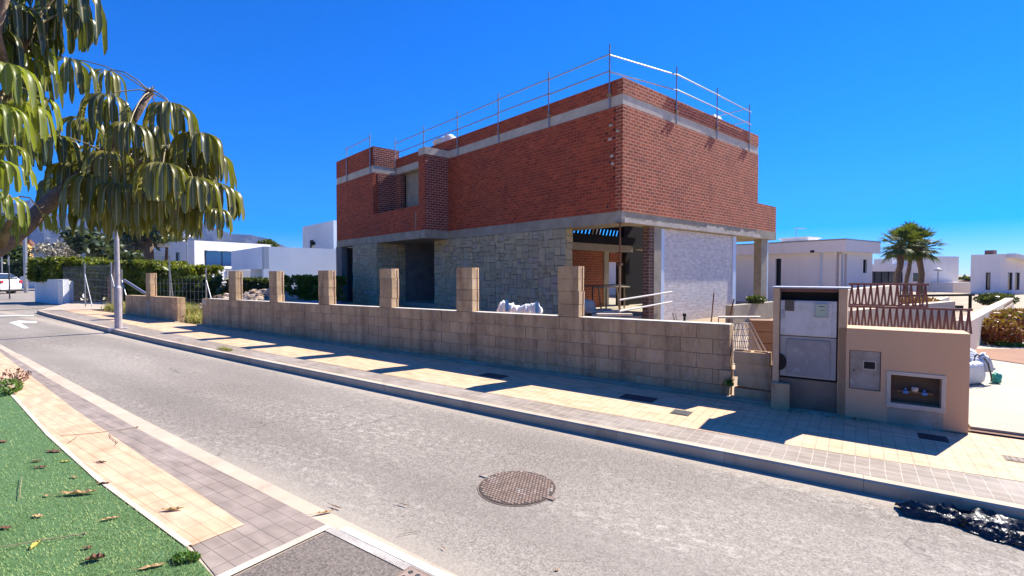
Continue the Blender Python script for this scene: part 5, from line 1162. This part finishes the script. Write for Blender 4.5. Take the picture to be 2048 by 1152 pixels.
# x, y of the hub, length in px, depth, node, leaflets
W = [(139, 114, 84, 3.10, tipn, 9), (212, 137, 58, 3.35, tipn, 9), (218, 187, 86, 3.0, tipn, 12), (259, 243, 88, 2.85, tipn, 14), (340, 203, 92, 3.05, tipn, 13), (399, 262, 92, 3.15, tipn, 12),
     (429, 362, 78, 3.2, mid, 12), (326, 322, 92, 2.8, mid, 14), (386, 350, 88, 2.95, mid, 13), (338, 288, 84, 3.2, mid, 12), (110, 266, 90, 3.0, low, 12), (222, 300, 92, 3.05, low, 12), (420, 300, 80, 3.3, mid, 12),
     (170, 232, 80, 3.2, low, 10), (150, 322, 96, 3.1, low, 12), (192, 346, 100, 3.0, low, 13), (238, 362, 100, 2.95, low, 13), (292, 376, 98, 3.0, mid, 13), (345, 392, 84, 3.1, mid, 12), (398, 402, 84, 3.2, mid, 12), (448, 372, 74, 3.3, mid, 11),
     (210, 392, 86, 3.3, low, 12), (262, 330, 90, 3.4, low, 12), (306, 340, 90, 3.5, mid, 12), (356, 330, 90, 3.5, mid, 12), (250, 402, 70, 3.4, low, 12), (312, 402, 78, 3.4, mid, 12), (170, 380, 92, 3.35, low, 12), (380, 300, 86, 3.6, mid, 12), (290, 290, 80, 3.6, low, 12), (186, 290, 86, 3.45, low, 12), (365, 420, 60, 3.5, mid, 11), (430, 412, 62, 3.1, mid, 11), (128, 352, 84, 3.4, low, 11), (240, 250, 70, 3.45, low, 10), (320, 250, 74, 3.5, tipn, 10)]
for x, y, Lp, Y, nd_, cnt in W:
    whorl(crown, pet, nd_, TP(x, y+6, Y), Lp/F*Y*1.12, cnt+4, .5)
crown.build('crown', M['umbrella_leaf'], ut, smooth=True)
cr2 = MB(); cr3 = MB(); nA = TP(20, 180, 2.1); nB = TP(60, 70, 2.15)
for x, y, Lp, Y, cnt, l in [(28, 96, 84, 2.2, 12, 1), (70, 92, 70, 2.25, 10, 1), (8, 130, 120, 2.0, 13, 1), (70, 192, 78, 2.3, 12, 1), (0, 212, 110, 1.95, 12, 1), (45, 205, 92, 2.15, 12, 1), (20, 292, 84, 2.2, 11, 1), (-8, 320, 80, 2.1, 11, 1), (15, 395, 66, 2.3, 10, 1),
                           (90, -35, 120, 2.3, 13, 0), (140, -30, 130, 2.2, 12, 0), (118, 10, 92, 2.4, 12, 0), (146, 22, 78, 2.3, 10, 0), (60, 20, 90, 2.2, 12, 0), (20, 10, 110, 2.1, 13, 0), (40, 50, 100, 2.25, 13, 0), (80, 40, 84, 2.35, 12, 0), (-10, 60, 120, 2.1, 12, 0), (30, 110, 100, 2.35, 12, 0), (60, 120, 96, 2.3, 12, 0), (0, 30, 90, 2.4, 12, 0), (40, 250, 84, 2.45, 11, 0), (10, 260, 90, 2.4, 11, 0), (-20, 180, 110, 2.3, 12, 0), (85, 430, 56, 2.9, 8, 1), (20, 428, 70, 2.6, 9, 1), (30, 330, 70, 2.35, 9, 1), (-20, 380, 70, 2.3, 9, 1)]:
    whorl(cr2 if l else cr3, pet, (nB if y < 60 else nA) if y < 360 else TP(22, 400, 2.4), TP(x, y, Y), Lp/F*Y*1.04, cnt, .55)
cr2.build('crown', M['umbrella_leaf_light'], ut, smooth=True, label='lighter yellow green leaves'); cr3.build('crown', M['umbrella_leaf_dark'], ut, smooth=True)
pet.build('leaf_stalks', M['petiole'], ut)

# ================================================================= covers and grates
def rect(name, x0, y0, w, d, mat, label, z=.150, cat='drain cover', group='covers in the far pavement', lift=.004):
    p = G(x0, y0, .145); t = p.x*D.x+p.y*D.y; n = p.x*N.x+p.y*N.y
    o = thing(name, label, cat, STk(t-w/2, n, z-.02), group=group)
    mb = MB(); mb.box(STk, t-w, t, n-d, n, z-.03, z+.001); mb.build('frame', M['iron'] if mat != 'iron_dark' else M['iron_dark'], o, fix=True)
    mb = MB(); mb.box(STk, t-w+.015, t-.015, n-d+.015, n-.015, z, z+lift)
    for i in range(6):
        for j in range(3): a = t-w+.04+(w-.08)*i/5; b = n-d+.035+(d-.07)*j/2; mb.box(STk, a-.006, a+.006, b-.006, b+.006, z+lift-.001, z+lift+.003)
    mb.build('lid', M[mat], o, fix=True); return o
rect('drain_cover', 975, 746, .42, .24, 'iron_dark', 'dark drain cover in the wall shadow, third from the right wall end')
rect('drain_cover', 1252, 788, .42, .24, 'iron_dark', 'large dark drain cover in the shadow near the wall end')
rect('drain_cover', 1350, 819, .20, .20, 'iron_dark', 'small dark cover half out of the wall shadow')
rect('drain_cover', 1834, 866, .22, .20, 'iron_dark', 'dark cover at the shadow corner of the beige utility wall')
rect('drain_cover', 2003, 910, .30, .16, 'iron', 'pale worn metal cover in the sunlit tiles at the right edge')
mh = Gr(1034, 975, .0); mt = mh.x*D.x+mh.y*D.y; mn = mh.x*N.x+mh.y*N.y
mo = thing('manhole_cover', 'round rusty manhole cover with chequered lid in the road', 'manhole cover', mh)
def disc(mb, r0, r1, z0, z1, n=48):
    for k in range(n):
        a, b = 2*math.pi*k/n, 2*math.pi*(k+1)/n
        q = lambda r, a, z: STr(mt+r*math.cos(a), mn+r*math.sin(a), z)
        if r0 > 0: mb.face([q(r0, a, z1), q(r1, a, z1), q(r1, b, z1), q(r0, b, z1)]); mb.face([q(r0, a, z1), q(r0, b, z1), q(r0, b, z0), q(r0, a, z0)])
        else: mb.face([q(0, 0, z1), q(r1, a, z1), q(r1, b, z1)])
        mb.face([q(r1, a, z0), q(r1, b, z0), q(r1, b, z1), q(r1, a, z1)])
mb = MB(); disc(mb, .300, .309, -.02, .004); mb.build('rim', M['iron'], mo)
mb = MB(); disc(mb, 0, .296, -.02, .007); lid = mb.build('lid', plain('lid_base', (.08, .055, .045), (.05, .035, .03), 9), mo)
mb = MB(); rn = random.Random(3)
for i in range(-10, 11):
    for j in range(-10, 11):
        x, y = i*.0275+(.0138 if j % 2 else 0), j*.0275
        if math.hypot(x, y) < .278: mb.box(STr, mt+x-.0095, mt+x+.0095, mn+y-.0095, mn+y+.0095, .006, .0115, rn.uniform(.8, 1.25), taper=.0015)
ip = plain('lid_stud', (.34, .25, .19), (.26, .16, .12), 5, tint=True, c3=(.62, .56, .48), s3=5); mb.build('studs', ip, lid, fix=True)
for (x, y) in ((968, 953), (1101, 998)):
    q = Gr(x, y, 0); a = q.x*D.x+q.y*D.y; b = q.x*N.x+q.y*N.y; mb = MB(); mb.box(STr, a-.035, a+.035, b-.02, b+.02, -.01, .0095); mb.build('hinge_lug', M['iron'], mo, fix=True)
gc_ = G(822, 1131, .012); gt = gc_.x*D.x+gc_.y*D.y; gn = gc_.x*N.x+gc_.y*N.y
go = thing('square_cover', 'square studded iron cover in the dark asphalt at the bottom edge', 'drain cover', gc_)
mb = MB(); mb.box(STk, gt-.56, gt, gn-.56, gn, -.02, .013); mb.build('frame', M['iron'], go, fix=True)
mb = MB(); mb.box(STk, gt-.54, gt-.02, gn-.54, gn-.02, .0, .016)
gl = mb.build('lid', plain('grate_lid', (.34, .25, .2), (.28, .2, .16), 14), go, fix=True); mb = MB()
for i in range(9):
    for j in range(9):
        a = gt-.05-.055*i; b = gn-.05-.055*j; q = [(a+.016*math.cos(k), b+.016*math.sin(k)) for k in np.linspace(0, 5.24, 6)]; mb.prism(q, .0155, .0175, STk)
mb.build('holes', M['iron_dark'], gl, fix=True)

# ================================================================= black plastic by the kerb
def crumple(pts, widths, h, seed, name, mat, label=None, parent=None, n=110, nv=20):
    rnd = random.Random(seed); mb = MB(); P = []
    ts = np.linspace(0, len(pts)-1, n)
    for i, s in enumerate(ts):
        k = min(int(s), len(pts)-2); f = s-k; c = pts[k].lerp(pts[k+1], f); w = widths[k]*(1-f)+widths[k+1]*f; d = (pts[k+1]-pts[k]).normalized(); sd = Vector((-d.y, d.x, 0)).normalized()
        row = []
        for j in range(nv+1):
            v = j/nv*2-1; fz = noise.noise(Vector((s*1.5, v*2.4, seed))); f2 = noise.fractal(Vector((s*4.0, v*3.2, seed+4)), .9, 2.2, 4); rg = 1-abs(noise.noise(Vector((s*1.1+v*.8, v*2.6, seed+9))))*2
            edge = 1+.22*noise.fractal(Vector((s*2.3, seed+(3 if v > 0 else 8), 0)), 1, 2, 3)
            row.append(c+sd*(v*w*edge+.012*f2)+Vector((0, 0, .006+max(0, (1-abs(v)**4))*h*max(.05, .35+.5*fz+.55*rg*rg+.22*f2))))
        P.append(row)
    for i in range(n-1):
        for j in range(nv): mb.face([P[i][j], P[i+1][j], P[i+1][j+1], P[i][j+1]])
    return mb.build(name, mat, parent, label=label, smooth=False)
tp = thing('plastic_sheet', 'crumpled black plastic sheet lying against the kerb at the right', 'plastic sheet', Gr(1900, 1034, .002))
crumple([Gr(1797, 1021, .002), Gr(1870, 1030, .002), Gr(1930, 1037, .002), Gr(2000, 1039, .002), Gr(2120, 1044, .002)], [.075, .12, .15, .17, .2], .06, 3.3, 'upper_fold', M['tarp'], parent=tp)
crumple([Gr(1912, 1048, .002), Gr(1955, 1060, .002), Gr(2000, 1072, .002), Gr(2040, 1087, .002), Gr(2120, 1114, .002)], [.02, .09, .11, .07, .04], .05, 6.1, 'lower_fold', M['tarp'], parent=tp)

# ================================================================= bulk bag on the forecourt
b0 = G(1946, 772, .19); bb_ = thing('rubble_sack', 'white woven builders sack with slack handles on the forecourt', 'sack', b0)
f = FR(b0.x, b0.y+.32, .25); mb = MB(); P = []
hs_ = [0, .03, .12, .22, .30, .34, .36]
for j, h in enumerate(hs_):
    row = []
    for i in range(32):
        a = 2*math.pi*i/32; cx = math.copysign(abs(math.cos(a))**.45, math.cos(a)); cy = math.copysign(abs(math.sin(a))**.45, math.sin(a))
        s = (.27, .30, .31, .30, .29, .27, .12)[j]; nz = .03*noise.fractal(Vector((a*1.3, h*6, 4)), 1, 2, 4)
        row.append(f(cx*(s+nz), cy*(s*.9+nz), .19+h+(.05*math.sin(a*2+1)+.05*math.cos(a) if j > 3 else 0)*(j-3)*.6+nz*.5))
    P.append(row)
for j in range(len(hs_)-1):
    for i in range(32): mb.face([P[j][i], P[j][(i+1) % 32], P[j+1][(i+1) % 32], P[j+1][i]])
mb.face(P[-1]); mb.build('bag', M['plastic_bag'], bb_, smooth=True, fix=True)
mb = cloth(1953, 1982, b0.y+.2, 742, [(1953, 722), (1960, 712), (1968, 706), (1975, 712), (1982, 732)], .1, 8.8, M['plastic_bag'], bb_, 'slack_top')
def ap(x, y): return AT(x, y, b0.y+.08)
for q in ([(1948, 722), (1950, 713), (1954, 709), (1962, 712)], [(1968, 716), (1976, 727), (1981, 745), (1984, 762)]):
    mb = MB(); mb.tube([ap(*p) for p in q], .010, 6); mb.build('handle', M['dark_steel'], bb_)
mb = MB(); mb.box(f, -.26, -.02, -.1, .2, .56, .60); mb.build('dark_strap', M['black'], bb_, fix=True)
q = G(1991, 766, .19); mb = blob((q.x, q.y, .19), .055, .05, .085, 5.5, .5, 16, 10); mb.build('green_net', M['green_net'], smooth=True, fix=True, label='scrap of green netting beside the white builders sack', cat='netting')

# ================================================================= fallen leaves and twigs
def dleaf(x, y, lpx, ang, mat, label, curl=1.0, asp=.22, z=.022, seed=0, cat='dead leaf', grp='dead leaves on the turf and paving'):
    p = (Gr if (x > 640 or x == 440) else G)(x, y, z); L = lpx/F*p.y; rn = random.Random(seed+x); d = Vector((math.cos(ang), math.sin(ang), 0)); s = Vector((-d.y, d.x, 0)); mb = MB(); n = 10; prev = None
    for i in range(n+1):
        u = i/n-.5; w = L*asp*max(.02, math.sin(math.pi*min(1, (i+.0)/n))**.7); cen = p+d*u*L+Vector((0, 0, .002+curl*L*.28*(u*u)+.0015*math.sin(i*1.7+x)))
        l = cen+s*w*.8+Vector((0, 0, w*(.5*curl+.25*math.sin(i*2.1+x)))); r = cen-s*w*.7+Vector((0, 0, w*(.6*curl+.2*math.cos(i*1.3))))
        if prev: mb.face([prev[0], prev[1], cen, l], None, rn.uniform(.2, .8)); mb.face([prev[1], prev[2], r, cen], None, rn.uniform(.2, .8))
        prev = (l, cen, r)
    st = MB(); e = p-d*L*.5; mb.tube([e+Vector((0, 0, .006)), e-d*L*.22+Vector((0, 0, .012))], .0015, 4, .2)
    return mb.build('dead_leaf', M[mat], label=label, cat=cat, group=grp)
dleaf(157, 988, 72, .15, 'dry_leaf', 'longest rolled tan leaf on the turf beside the pavement edging', .9, .13)
dleaf(108, 903, 34, -.1, 'brown_leaf', 'flat reddish leaf on the turf above the dark twin leaves', .3)
dleaf(72, 923, 22, .3, 'brown_leaf', 'upper dark leaf of the pair on the turf', .6)
dleaf(81, 935, 26, .1, 'brown_leaf', 'lower dark leaf of the pair on the turf', .6)
dleaf(131, 923, 18, .2, 'yellow_leaf', 'tiny yellow leaf on the turf between dark leaves and edging', .6)
dleaf(148, 955, 18, -.4, 'dry_leaf', 'small curled tan leaf above the longest rolled leaf', .9)
dleaf(92, 992, 16, -.3, 'dry_leaf', 'small tan leaf left of the longest rolled leaf', .8)
dleaf(75, 1033, 26, -.2, 'dry_leaf', 'plump tan leaf on the turf left of centre', .6, .25)
dleaf(221, 1038, 34, .5, 'dry_leaf', 'slanting tan leaf on the turf right of the plump tan leaf', .7, .18)
dleaf(73, 1090, 34, 1.9, 'yellow_leaf', 'bright yellow leaf under the lower twig on the turf', .8, .25)
dleaf(175, 1096, 20, .2, 'brown_leaf', 'small dark leaf below the tip of the lower twig', .6, .3)
dleaf(190, 1120, 36, .3, 'brown_leaf', 'crumpled dark brown leaf near the bottom edge of the turf', 1.3, .34)
dleaf(304, 1134, 48, .45, 'dry_leaf', 'tan leaf at the bottom edge beside the creeping weed', .5, .16)
dleaf(10, 1056, 30, -.1, 'brown_leaf', 'brown leaf at the left edge of the turf', .5)
dleaf(4, 884, 20, 0, 'brown_leaf', 'black leaf scrap at the far left of the turf', .5, .35)
dleaf(345, 1021, 44, .15, 'dry_leaf', 'curled tan leaf on the sandy tiles', 1.3, .14, .012)
dleaf(206, 967, 34, .1, 'brown_leaf', 'narrow brown leaf lying across the turf edging', .7, .12)
dleaf(202, 925, 26, -.1, 'brown_leaf', 'small brown curled leaf on the sandy tiles', 1.0, .15, .012)
dleaf(649, 1026, 44, .45, 'dry_leaf', 'pale curled leaf on the gutter at the corner of side entrance', .8, .12, .012)
dleaf(672, 1014, 34, -.5, 'brown_leaf', 'dark narrow leaf beside the pale curled leaf on the gutter', .5, .08, .012)
dleaf(806, 1009, 30, -.5, 'brown_leaf', 'dark twig-like leaf on the road left of the manhole', .7, .07, .012)
dleaf(887, 1096, 14, -.9, 'brown_leaf', 'short black leaf scrap on the road near the white line', .4, .12, .012)
dleaf(440, 907, 8, 0, 'brown_leaf', 'tiny dark scrap on the road by the gutter', .4, .3, .012)
dleaf(1114, 1140, 12, .2, 'dry_leaf', 'tiny pale scrap on the road at the bottom edge', .3, .3, .006)
def twig(pts, r, label, z=.03, knob=False, mat='stick'):
    P = [(Gr if x > 640 else G)(x, y, z) for x, y in pts]; mb = MB(); Q = []
    for i in range(len(P)-1):
        for k in range(4): q = P[i].lerp(P[i+1], k/4); Q.append(q+Vector((0, 0, r+.002*math.sin((i*4+k)*1.9)+.002)))
    Q.append(P[-1]+Vector((0, 0, r))); mb.tube(Q, r, 6, r1=r*1.3)
    if knob: mb.tube([Q[-1]-(Q[-1]-Q[-2]).normalized()*.01, Q[-1]+Vector((.008, .002, .006))], r*2.6, 7)
    return mb.build('twig', M[mat], label=label, cat='twig', group='twigs on the ground')
twig([(122, 872), (180, 868), (230, 861), (275, 855)], .003, 'long pale leaf stalk lying across sandy and grey tiles', .015, True)
twig([(-10, 1098), (80, 1082), (169, 1069)], .0025, 'long brown leaf stalk on the turf near the yellow leaf', .03, True)
twig([(44, 955), (41, 975), (39, 998)], .002, 'short upright-looking stalk on the turf near the left edge', .03)
twig([(219, 868), (222, 876), (231, 882), (235, 886), (230, 890)], .0022, 'dark hooked stalk just below the long pale stalk', .015, mat='dark_steel')
twig([(795, 1071), (815, 1067), (842, 1062)], .0018, 'thin stalk on the road beside the white line', .01)
twig([(1000, 915), (1010, 910), (1022, 908)], .0016, 'thin pale stalk on the road above the manhole', .01)
twig([(135, 888), (146, 880), (154, 874)], .002, 'small forked twig on the sandy tiles below the long stalk', .015, mat='dark_steel')
